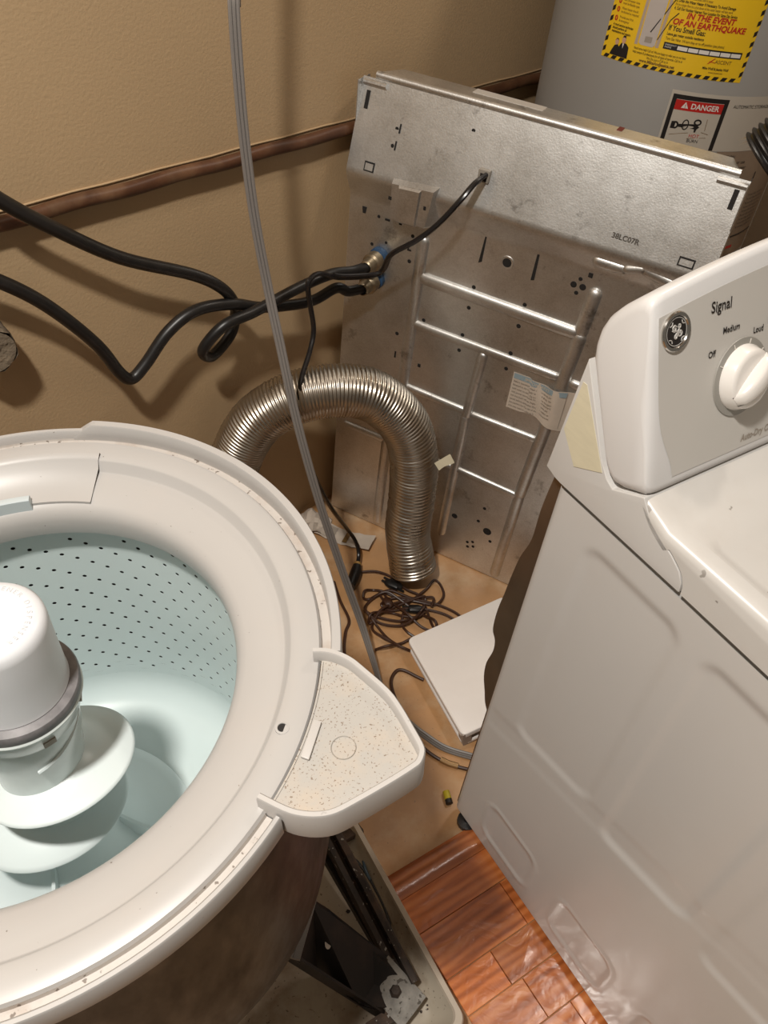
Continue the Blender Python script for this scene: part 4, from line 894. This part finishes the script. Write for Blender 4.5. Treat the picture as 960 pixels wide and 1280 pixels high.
cring(0.1685, -0.0655, 0.0058, 0.0065, 0.0030, 0.0017, 'tap_knob', M_ink, dl); cring(0.1860, -0.0630, 0.0062, 0.0092, 0.0020, 0.0017, 'tap_knob', M_ink, dl); cring(0.2065, -0.0570, 0.0070, 0.0056, 0.0028, 0.0017, 'tap_knob', M_ink, dl)
cpoly([(0.1610, -0.0600), (0.1680, -0.0590), (0.1680, -0.0720), (0.1610, -0.0720)], 0.0016, 'tap_body', M_ink, dl); cpoly([(0.1740, -0.0630), (0.2040, -0.0600), (0.2120, -0.0645), (0.2080, -0.0690), (0.1740, -0.0680)], 0.0018, 'tap_body', M_ink, dl); cpoly([(0.2030, -0.0640), (0.2085, -0.0640), (0.2075, -0.0740), (0.2045, -0.0740)], 0.0018, 'tap_spout', M_ink, dl)
for a_, b_ in (((0.163, -0.083), (0.195, -0.076)), ((0.218, -0.073), (0.232, -0.076)), ((0.222, -0.050), (0.2235, -0.070)), ((0.196, -0.086), (0.230, -0.082))):
    dx = Vector((b_[0]-a_[0], b_[1]-a_[1])); nn = Vector((-dx.y, dx.x)).normalized()*0.0004
    cpoly([(a_[0]+nn.x, a_[1]+nn.y), (b_[0]+nn.x, b_[1]+nn.y), (b_[0]-nn.x, b_[1]-nn.y), (a_[0]-nn.x, a_[1]-nn.y)], 0.0018, 'drawn_line', M_inkb, dl)
ctext('HOT', 0.2075, -0.0835, 0.0088, M_red, dl, 0.0, 'CENTER', off=0.0019); ctext('BURN', 0.2075, -0.0920, 0.0080, M_ink, dl, 0.0, 'CENTER', off=0.0019)
ctext('AUTOMATIC STORAGE', 0.2620, -0.0285, 0.0080, M_ink, dl, 0.0, xs=0.90)
# lower label, black hose shadow painted into its brown
bl = patch(0.262, 0.470, -0.330, -0.1055, 0.0008, 'lower_label', M_shadelab, wh); bl['label'] = 'printed label low on the tank with painted-in hose shadow'
for k, tx in enumerate(('CAUTION', 'Do not store or use', 'flammable vapors near', 'this appliance. Keep', 'clear of combustible', 'materials at all times.', 'See manual supplied')): ctext(tx, 0.268, -0.118-0.0105*k, 0.0088, M_ink, bl, 0.0, xs=0.9)
for k in range(9): ctext('For your safety read before use', 0.385, -0.200-0.0085*k, 0.0060, M_ink, bl, 0.0, xs=0.8)
cpoly([(0.376, -0.150), (0.3785, -0.150), (0.3785, -0.285), (0.376, -0.285)], 0.0015, 'frame_line', M_ink, bl); patch(0.376, 0.465, -0.287, -0.2835, 0.0015, 'frame_line', M_ink, bl, 10); patch(0.30, 0.40, -0.312, -0.306, 0.0015, 'red_rule', M_red, bl, 10)

# black corrugated hose coming down at the top right corner
bh = empty('corrugated_hose', (0.532, 1.360, 1.066)); tag(bh, 'black corrugated flexible hose end at the upper right above the dryer', 'hose')
ax = Vector((0.60, -0.07, 0.79)).normalized(); p0 = Vector((0.0, 0.0, 0.0))
pts = [p0 + ax*(0.002*i) + Vector((0.25, 0.10, 0.20))*(0.002*i)**2*2 for i in range(260)]
nn_ = len(pts)
MB().tube(pts, lambda t, a: 0.056 + (0.0, 0.0045, 0.0060, 0.0045, 0.0)[int(t*(nn_-1)+0.5) % 5], 32, cap=True).build('hose_tube', M_black, bh, smooth=70)
mb = MB()
for k in range(14):
    a = R(130 + 9*k); x = ax.cross(Vector((0, 0, 1))).normalized(); y = ax.cross(x); q = p0 + x*math.cos(a)*0.057 + y*math.sin(a)*0.057; l = random.uniform(0.006, 0.018)
    mb.add([q, q + (x*math.cos(a+0.12) + y*math.sin(a+0.12))*0.004 - ax*l, q + (x*0.003) - ax*0.001], [(0, 1, 2)])
mb.build('frayed_edge', mat('torn_foil', (0.30, 0.26, 0.21), 0.5, 0.5), bh, smooth=0)

# ------------------------------------------------------------------ washer without its cabinet
WL = Vector((-0.238, 0.468, 0))
wsh = empty('washing_machine', WL); tag(wsh, 'washing machine stripped of its cabinet showing white tub ring, basket and agitator', 'washing machine')
TO = Vector((-0.3282, 0.408, 0.9014)); E1 = Vector((0.9968, 0, 0.0793)).normalized(); E2 = Vector((-0.0041, 0.9987, 0.0517)).normalized(); E3 = E1.cross(E2).normalized(); E2 = E3.cross(E1)
MT = Matrix(((E1.x, E2.x, E3.x, TO.x-WL.x), (E1.y, E2.y, E3.y, TO.y-WL.y), (E1.z, E2.z, E3.z, TO.z), (0, 0, 0, 1)))
def wpart(mb, name, m, parent=wsh, smooth=40): return mb.build(name, m, parent, M=MT, smooth=smooth)
# ring cover
ringp = [(0.2090, -0.074), (0.2070, -0.066), (0.2065, -0.052), (0.2085, -0.0435), (0.2130, -0.0375), (0.2180, -0.0345), (0.2300, -0.0290), (0.2450, -0.0245), (0.2540, -0.0225), (0.2560, -0.0215), (0.2605, -0.0105), (0.2625, -0.0090), (0.2720, -0.0070), (0.2830, -0.0068), (0.2875, -0.0078), (0.2895, -0.0110)]
cover = wpart(MB().lathe(ringp, 160), 'tub_ring', M_cover, smooth=45)
wpart(MB().lathe([(0.2895, -0.0110), (0.2905, -0.0150), (0.2985, -0.0150), (0.2995, -0.0110)], 150, 5.3, 335.9), 'ring_gutter', M_gutter, smooth=45)
wpart(MB().lathe([(0.2990, -0.0150), (0.2995, -0.0030), (0.3010, -0.0012), (0.3040, -0.0012), (0.3052, -0.0028), (0.3052, -0.0300), (0.3000, -0.0340)], 150, 5.3, 335.9), 'ring_rim', M_cover, smooth=45)
# taller splash lip on the far side, with a pointed end
mb = MB(); rings = []
N_ = 60
for i in range(N_+1):
    a = 4.8 + (97.0-4.8)*i/N_; t_ = max(0, (a-92.5)/4.5); up = 0.007*(1-t_) - 0.010*t_; ro = 0.3085
    c_, s_ = math.cos(R(a)), math.sin(R(a))
    rings.append([(r_*c_, r_*s_, h_) for r_, h_ in ((0.2985, -0.012), (0.2990, up-0.001), (0.3000, up+0.0005), (ro-0.001, up+0.0005), (ro, up-0.001), (ro, -0.034), (0.300, -0.034))])
mb.loft(rings, True, True, True); wpart(mb, 'splash_lip', M_cover, smooth=45)
# overlapping plate at the left and its grey bar
mb = MB(); rings = []
for i in range(31):
    a = 88.9 + 62*i/30; c_, s_ = math.cos(R(a)), math.sin(R(a)); 
    rings.append([(r_*c_, r_*s_, h_) for r_, h_ in ((0.2175, -0.0350), (0.2175, -0.0315), (0.2190, -0.0315), (0.2550, -0.0165), (0.2600, -0.0085), (0.2665, -0.0045), (0.2685, -0.0045), (0.2690, -0.0095))])
mb.loft(rings, False); wpart(mb, 'cover_plate', M_cover, cover, smooth=45)
mb = MB(); rings = []
for i in range(21):
    a = 105.7 + 40*i/20; c_, s_ = math.cos(R(a)), math.sin(R(a)); rings.append([(r_*c_, r_*s_, h_) for r_, h_ in ((0.2130, -0.040), (0.2130, -0.0225), (0.2140, -0.0215), (0.2200, -0.0215), (0.2215, -0.0225), (0.2215, -0.034))])
mb.loft(rings, True, True, True); wpart(mb, 'locking_bar', M_clip, cover, smooth=40)
# screw hole
sm = Matrix.Translation((0.2655, -0.0455, -0.0078))
o = wpart(MB().lathe([(0.0065, -0.002), (0.0062, 0.0012), (0.0042, 0.0014), (0.0038, 0.0002)], 24, M=sm), 'screw_boss', M_cover, cover)
wpart(MB().lathe([(0.0, 0.0006), (0.0041, 0.0006)], 20, M=sm), 'screw_hole', M_dark, o)
# bleach tray on the right
def arc(r_, a0, a1, n=12): return [(r_*math.cos(R(a0+(a1-a0)*i/n)), r_*math.sin(R(a0+(a1-a0)*i/n))) for i in range(n+1)]
outer = smooth2([(0.2818, 0.0270), (0.2930, 0.0280), (0.3048, 0.0258), (0.3180, 0.0200), (0.3304, 0.0106), (0.3533, -0.0087), (0.3660, -0.0250), (0.3760, -0.0410), (0.3850, -0.0560), (0.3873, -0.0640), (0.3850, -0.0735), (0.3790, -0.0800), (0.3600, -0.0950), (0.3368, -0.1118), (0.3220, -0.1215), (0.3094, -0.1255), (0.2950, -0.1262), (0.2809, -0.1236), (0.2583, -0.1150)], 3)
def lv(P, h): return [(x, y, h) for x, y in P]
def off_line(P, d):
    out = []; n = len(P)
    for i in range(n):
        t_ = (Vector(P[min(i+1, n-1)]) - Vector(P[max(i-1, 0)])).normalized(); q = Vector(P[i]) + Vector((t_.y, -t_.x))*d; out.append((q.x, q.y))
    return out
i1, i2, i3 = off_line(outer, 0.0012), off_line(outer, 0.0048), off_line(outer, 0.0060)
mb = MB(); mb.loft([lv(outer, -0.030), lv(outer, 0.0065), lv(i1, 0.0085), lv(i2, 0.0085), lv(i3, 0.0070), lv(i3, -0.0100)], False)
trim = wpart(mb, 'bleach_tray', M_trayrim, smooth=40); trim['label'] = 'dirty white plastic bleach tray with raised rim'
nO = len(i3); sp_ = [(0.2905*math.cos(R(5.0-29.0*i/(nO-1))), 0.2905*math.sin(R(5.0-29.0*i/(nO-1)))) for i in range(nO)]
def between(k, h): return [(a_[0]+(b_[0]-a_[0])*k, a_[1]+(b_[1]-a_[1])*k, h) for a_, b_ in zip(sp_, i3)]
wpart(MB().loft([between(k/8, -0.0050) for k in range(9)], False), 'tray_floor', M_tray, trim, smooth=40)
so_ = [(0.2880*math.cos(R(5.0-29.0*i/(nO-1))), 0.2880*math.sin(R(5.0-29.0*i/(nO-1)))) for i in range(nO)]
wpart(MB().loft([lv(so_, -0.028), lv(outer, -0.028)], False), 'tray_underside', M_trayrim, trim, smooth=40)
mb = MB(); mb.prism([(0.2915, -0.0380), (0.2985, -0.0395), (0.2930, -0.0745), (0.2855, -0.0725)], -0.0048, -0.0015); o = wpart(mb, 'tray_notch', M_trayrim, trim, smooth=0); bevel_obj(o, 0.001)
wpart(MB().lathe([(0.0108, 0.0), (0.0104, 0.0010), (0.0098, 0.0)], 28, M=Matrix.Translation((0.3195, -0.0600, -0.0049))), 'moulded_ring', M_tray, trim)
# dark strip painting the shade of the slot between ring and tray
mb = MB(); q = []
for a in [-22.5 + 26.5*i/20 for i in range(21)]:
    q += [(0.2893*math.cos(R(a)), 0.2893*math.sin(R(a)), -0.0085), (0.2925*math.cos(R(a)), 0.2925*math.sin(R(a)), -0.0046)]
mb.add(q, [(2*i, 2*i+2, 2*i+3, 2*i+1) for i in range(20)]); wpart(mb, 'slot_shade', mat('slot_shadow', (0.10, 0.075, 0.055), 0.9, var=0.4, vscale=60), trim, smooth=0)
# outer tub
wpart(MB().lathe([(0.2985, -0.030), (0.2960, -0.060), (0.2935, -0.12), (0.2900, -0.24), (0.2840, -0.36), (0.2760, -0.43), (0.2600, -0.49), (0.2300, -0.545), (0.180, -0.585), (0.10, -0.605), (0.0, -0.61)], 128), 'outer_tub', M_tub, smooth=60)
wpart(MB().lathe([(0.2600, -0.40), (0.2600, -0.470), (0.2, -0.52), (0.0, -0.53)], 64), 'tub_floor', M_dark, smooth=60)
# basket: plain rim, perforated band with real holes, curved foot and floor
def brad(h): return 0.2255 + (0.2165-0.2255)*(-h-0.062)/(0.37-0.062)
bk = wpart(MB().lathe([(0.2320, -0.048), (0.2285, -0.047), (0.2262, -0.050), (0.2255, -0.062), (brad(-0.0855), -0.0855)], 168), 'basket', M_basket, smooth=50)
ncol, nrow, ch = 88, 8, 0.0335; H0 = -0.0855; H1 = H0 - ch*nrow - 0.75*ch
mb = MB(); da = 2*math.pi/ncol
def bpt(a, h_, ex=0.0): r2 = brad(h_)+ex; return (r2*math.cos(a), r2*math.sin(a), h_)
corner = [(-0.5, -0.5), (0, -0.5), (0.5, -0.5), (0.5, 0), (0.5, 0.5), (0, 0.5), (-0.5, 0.5), (-0.5, 0)]
for c_ in range(ncol):
    off = ((-c_) % 4)/4*ch; ac = da*(c_+0.5)
    tops = [(H0, H0-off), (H0-off-ch*nrow, H1)]
    for h0_, h1_ in tops:
        if h0_ - h1_ > 1e-5: mb.add([bpt(ac-da/2, h0_), bpt(ac+da/2, h0_), bpt(ac+da/2, h1_), bpt(ac-da/2, h1_)], [(0, 1, 2, 3)])
    for r_ in range(nrow):
        hc = H0 - off - ch*(r_+0.5); o8 = []; i8 = []; j8 = []
        for cx, cy in corner:
            o8.append(bpt(ac+cx*da, hc+cy*ch)); ang = math.atan2(cy, cx); i8.append(bpt(ac+0.0027*math.cos(ang)/0.22, hc+0.0024*math.sin(ang))); j8.append(bpt(ac+0.0027*math.cos(ang)/0.22, hc+0.0024*math.sin(ang), 0.0005))
        mb.loft([o8, i8, j8], True)
pf = wpart(mb, 'perforated_wall', M_basket, smooth=30); pf['kind'] = 'stuff'
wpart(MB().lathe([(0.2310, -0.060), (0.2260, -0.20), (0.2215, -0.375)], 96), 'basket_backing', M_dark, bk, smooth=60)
wpart(MB().lathe([(brad(H1), H1), (0.2155, -0.385), (0.2120, -0.398), (0.2020, -0.411), (0.185, -0.420), (0.16, -0.425), (0.0, -0.428)], 128), 'basket_foot', M_basket, bk, smooth=60)

# agitator on a near vertical axis
AX = Vector((-0.326, 0.409, 0))
MA = Matrix.Translation((AX.x-WL.x, AX.y-WL.y, 0))
ag = MB().lathe([(0.052, 0.842), (0.0515, 0.800), (0.0490, 0.770), (0.0465, 0.752), (0.0455, 0.735), (0.045, 0.69)], 64).build('agitator', M_capclear, wsh, M=MA, smooth=50)
cap_ = MB().lathe([(0.0, 0.9500), (0.036, 0.9498), (0.0430, 0.9480), (0.0470, 0.9430), (0.0480, 0.9350), (0.0490, 0.900), (0.0508, 0.860), (0.0515, 0.8555), (0.0490, 0.8545)], 72).build('softener_cap', M_cap, wsh, M=MA, smooth=50)
body = 'SOFTENER DISPENSER'; a = R(128)
for ch_ in body:
    if ch_ != ' ':
        tmb = text_mb(ch_, 0.0066, 'CENTER', 0.0)
        Mc = MA @ Matrix.Translation((0.0, 0.0, 0.9502)) @ Matrix.Rotation(a, 4, 'Z') @ Matrix.Translation((0.0325, 0, 0)) @ Matrix.Rotation(R(-90), 4, 'Z')
        tmb.build('embossed_letter', M_emboss, cap_, M=Mc, smooth=0)
    a -= R(9.6)
MB().lathe([(0.0500, 0.8548), (0.0590, 0.8525), (0.0605, 0.8495), (0.0600, 0.8400), (0.0585, 0.8370), (0.0540, 0.8360)], 72).build('grey_ring', M_capring, wsh, M=MA, smooth=40)
MB().lathe([(0.0600, 0.8400), (0.0612, 0.8380), (0.0600, 0.8350), (0.0560, 0.8330), (0.0545, 0.8260), (0.0545, 0.812), (0.0520, 0.808)], 72).build('clear_ring', M_capclear, wsh, M=MA, smooth=40)
for k in range(6):
    a = R(20 + 60*k); mb = MB(); mb.box((0.0535, -0.006, 0.813), (0.0560, 0.006, 0.820), M=MA @ Matrix.Rotation(a, 4, 'Z')); mb.build('window', M_greypr, ag, smooth=0)
for k in range(3):
    a0_ = R(-60 + 120*k); mb = MB()
    mb.tube([Vector((0.0505*math.cos(a0_+t_*0.16), 0.0505*math.sin(a0_+t_*0.16), 0.770+0.004*t_)) for t_ in range(9)], 0.0020, 6); mb.build('spiral_thread', M_agit, ag, M=MA)
# auger vane: tilted dished disc
VN = Vector((-0.2258, 0.1927, 1)).normalized(); vx = VN.orthogonal().normalized(); vy = VN.cross(vx)
VC = Vector((-0.3138-WL.x, 0.4138-WL.y, 0.700))
MV = Matrix(((vx.x, vy.x, VN.x, VC.x), (vx.y, vy.y, VN.y, VC.y), (vx.z, vy.z, VN.z, VC.z), (0, 0, 0, 1)))
MB().lathe([(0.030, 0.030), (0.0400, 0.0190), (0.0500, 0.0120), (0.0650, 0.0050), (0.0790, 0.0010), (0.0815, -0.0012), (0.0815, -0.0030), (0.0790, -0.0042), (0.060, -0.0042), (0.030, -0.002)], 72).build('auger_vane', M_agit, wsh, M=MV, smooth=50)
MB().lathe([(0.044, 0.745), (0.0425, 0.70), (0.0440, 0.66), (0.050, 0.62), (0.060, 0.58)], 48).build('agitator_column', M_agit, wsh, M=MA, smooth=50)
# lower vane, also tilted
VN = Vector((-0.10, 0.16, 1)).normalized(); vx = VN.orthogonal().normalized(); vy = VN.cross(vx); VC = Vector((-0.3395-WL.x, 0.4095-WL.y, 0.612))
MV2 = Matrix(((vx.x, vy.x, VN.x, VC.x), (vx.y, vy.y, VN.y, VC.y), (vx.z, vy.z, VN.z, VC.z), (0, 0, 0, 1)))
MB().lathe([(0.030, 0.035), (0.0500, 0.0280), (0.0700, 0.0160), (0.0850, 0.0030), (0.0880, -0.0012), (0.0880, -0.0034), (0.0850, -0.0044), (0.06, 0.004), (0.030, 0.010)], 72).build('auger_vane', M_agit, wsh, M=MV2, smooth=50)
MB().lathe([(0.055, 0.60), (0.0620, 0.565), (0.0760, 0.532), (0.1000, 0.507), (0.1300, 0.4940), (0.1430, 0.4905), (0.1455, 0.4880), (0.1440, 0.4860)], 72).build('agitator_skirt', M_agit, wsh, M=MA, smooth=50)
for k in range(4):
    a = R(8 + 90*k); mb = MB(); n = 8; q = []
    for i in range(n+1):
        r_ = 0.052 + 0.090*i/n; zt = 0.600 - 0.100*(i/n)**0.7; q += [(r_, -0.0025, 0.490), (r_, -0.0020, zt), (r_, 0.0020, zt), (r_, 0.0025, 0.490)]
    mb.loft([q[4*i:4*i+4] for i in range(n+1)], True, True, True); mb.build('skirt_fin', M_agit, wsh, M=MA @ Matrix.Rotation(a, 4, 'Z'), smooth=30)

# base pan, square to the dryer roughly
BROT = math.atan2(0.57, 0.82)
MBs = Matrix.Translation((-0.2455-WL.x, 0.462-WL.y, 0)) @ Matrix.Rotation(BROT, 4, 'Z')
hb_ = 0.343
def sq(d, z): return [(x, y, z) for x, y in rrect(-hb_+d, -hb_+d, hb_-d, hb_-d, 0.02)]
bp = MB().loft([sq(0.040, 0.030), sq(0.032, 0.034), sq(0.012, 0.072)], True, True, False).build('base_pan', M_base, wsh, M=MBs, smooth=40)
MB().loft([sq(0.012, 0.072), sq(0.010, 0.0765), sq(0.002, 0.0765), sq(0.0, 0.073), sq(0.0, 0.0), sq(0.04, 0.0)], True).build('base_lip', M_lip, wsh, M=MBs, smooth=40)
def inv_w(p): return Vector(p) - WL
# corroded channel bar along the right side of the base
a_, b_ = inv_w((-0.033, 0.640, 0.115)), inv_w((0.133, 0.421, 0.060))
d_ = (b_-a_).normalized(); s_ = d_.cross(Vector((0, 0, 1))).normalized(); up_ = s_.cross(d_)
def bar(name, p, q, prof_, m, par=wsh, n=2):
    p, q = Vector(p), Vector(q); d = (q-p).normalized(); s2 = d.cross(Vector((0, 0, 1))).normalized(); u2 = s2.cross(d)
    mb = MB(); mb.loft([[p.lerp(q, k/(n-1)) + s2*x + u2*y for x, y in prof_] for k in range(n)], True, True, True); return mb.build(name, m, par, smooth=25)
chan = [(-0.017, 0.0), (-0.017, 0.024), (-0.013, 0.026), (-0.004, 0.026), (-0.002, 0.010), (0.004, 0.008), (0.006, 0.020), (0.016, 0.021), (0.018, 0.016), (0.018, 0.0)]
rb = bar('channel_bar', a_, b_, [(x*0.95, y) for x, y in chan], M_rust, n=8)
bar('bar_edge', a_ + Vector((-0.016, -0.012, -0.02)), b_ + Vector((-0.05, 0.05, 0.005)), [(-0.004, -0.004), (0.008, -0.004), (0.008, 0.014), (-0.004, 0.014)], M_leg)
# leg plate reaching from the tub to the front corner of the base
pl = [(-0.039, 0.470, 0.250), (-0.010, 0.485, 0.170), (0.020, 0.478, 0.125), (0.058, 0.468, 0.105), (0.100, 0.452, 0.085), (0.143, 0.415, 0.062), (0.139, 0.392, 0.058), (0.103, 0.380, 0.060), (0.058, 0.374, 0.100), (-0.016, 0.418-0.02, 0.140), (-0.052, 0.385, 0.250)]
pl = [inv_w(p) for p in pl]
nl = Vector((0.45, -0.05, 0.9)).normalized()*0.004
mb = MB(); mb.loft([[p for p in pl], [p + nl for p in pl]], True, True, True); leg = mb.build('support_leg', M_leg, wsh, smooth=0)
hc = inv_w((-0.006, 0.430, 0.182)); ex = Vector((0.8, 0.1, -0.45)).normalized(); nz_ = nl.normalized(); ey = nz_.cross(ex).normalized()
mb = MB().add([hc + nl*1.6 + ex*math.cos(i*0.5236)*0.0055 + ey*math.sin(i*0.5236)*0.0075 for i in range(12)], [tuple(range(12))]); mb.build('leg_hole', mat('hole_glint', (0.46, 0.40, 0.34), 0.6), leg, smooth=0)
# thick edge flange of the leg
bar('leg_flange', inv_w((-0.050, 0.392, 0.240)), inv_w((0.105, 0.378, 0.055)), [(-0.002, -0.022), (0.002, -0.022), (0.002, 0.004), (-0.002, 0.004)], M_leg, leg)
bar('leg_flange', inv_w((-0.040, 0.470, 0.250)), inv_w((-0.052, 0.385, 0.250)), [(-0.012, -0.003), (0.004, -0.003), (0.004, 0.003), (-0.012, 0.003)], M_grey, leg)
# crusted foot joint, cross bar and bolt
cj = MB(); vv = []; n = 12
for i in range(n):
    for j in range(n):
        x = (i/(n-1)-0.5)*0.085; y = (j/(n-1)-0.5)*0.060; e = max(0, 1-(x/0.045)**2-(y/0.032)**2); vv.append((x, y, 0.0005 + 0.010*e*(0.6+0.8*abs(mnoise.noise(Vector((x*60, y*60, 1.0)))))))
cj.add(vv, [(i*n+j, (i+1)*n+j, (i+1)*n+j+1, i*n+j+1) for i in range(n-1) for j in range(n-1)])
cj.build('corrosion_crust', M_crust, leg, M=Matrix.Translation(inv_w((0.112, 0.407, 0.078))) @ Euler((R(4), R(16), R(-35))).to_matrix().to_4x4(), smooth=30)
MB().lathe([(0.0, 0.020), (0.007, 0.019), (0.010, 0.014), (0.010, 0.0)], 6, M=Matrix.Translation(inv_w((0.112, 0.405, 0.074)))).build('bolt', M_rust, leg, smooth=20)
bar('cross_bar', inv_w((0.140, 0.398, 0.060)), inv_w((0.030, 0.320, 0.060)), [(-0.010, -0.012), (0.010, -0.012), (0.010, 0.008), (-0.010, 0.008)], M_rust, leg)
cl = MB(); cl.box((-0.012, -0.034, 0), (0.012, 0.034, 0.010)); o = cl.build('corroded_clip', M_rust, wsh, M=Matrix.Translation(inv_w((0.004, 0.652, 0.058))) @ Euler((0, R(-20), R(-53))).to_matrix().to_4x4(), smooth=0); bevel_obj(o, 0.004)
MB().tube(smooth_path([inv_w(p) for p in [(0.000, 0.640, 0.085), (0.015, 0.623, 0.062), (0.035, 0.608, 0.058), (0.061, 0.58, 0.052), (0.091, 0.534, 0.048), (0.106, 0.486, 0.045)]], 6), 0.0026, 6).build('loose_wire', M_black, wsh)
MB().tube(smooth_path([inv_w(p) for p in [(0.040, 0.622, 0.052), (0.046, 0.600, 0.058), (0.056, 0.585, 0.055)]], 6), 0.0030, 6).build('loose_wire', mat('blue_wire', (0.05, 0.09, 0.13), 0.5), wsh)
mb = MB()
for k in range(46):
    t_ = random.random(); x = -0.02 + 0.19*t_ + random.uniform(-0.03, 0.03); y = 0.66 - 0.27*t_ + random.uniform(-0.03, 0.02); r_ = random.uniform(0.0015, 0.0045); n = random.choice((5, 6, 7)); ph = random.random()*6
    q = inv_w((x, y, 0.0318)); ring_ = [q + Vector((math.cos(ph+2*math.pi*i/n)*r_*random.uniform(0.6, 1.2), math.sin(ph+2*math.pi*i/n)*r_*random.uniform(0.6, 1.2), 0)) for i in range(n)]
    mb.loft([ring_, [p + (q-p)*0.4 + Vector((0, 0, 0.0018)) for p in ring_]], True, False, True)
fl_ = mb.build('rust_flakes', M_rust, wsh, smooth=20); fl_['kind'] = 'stuff'
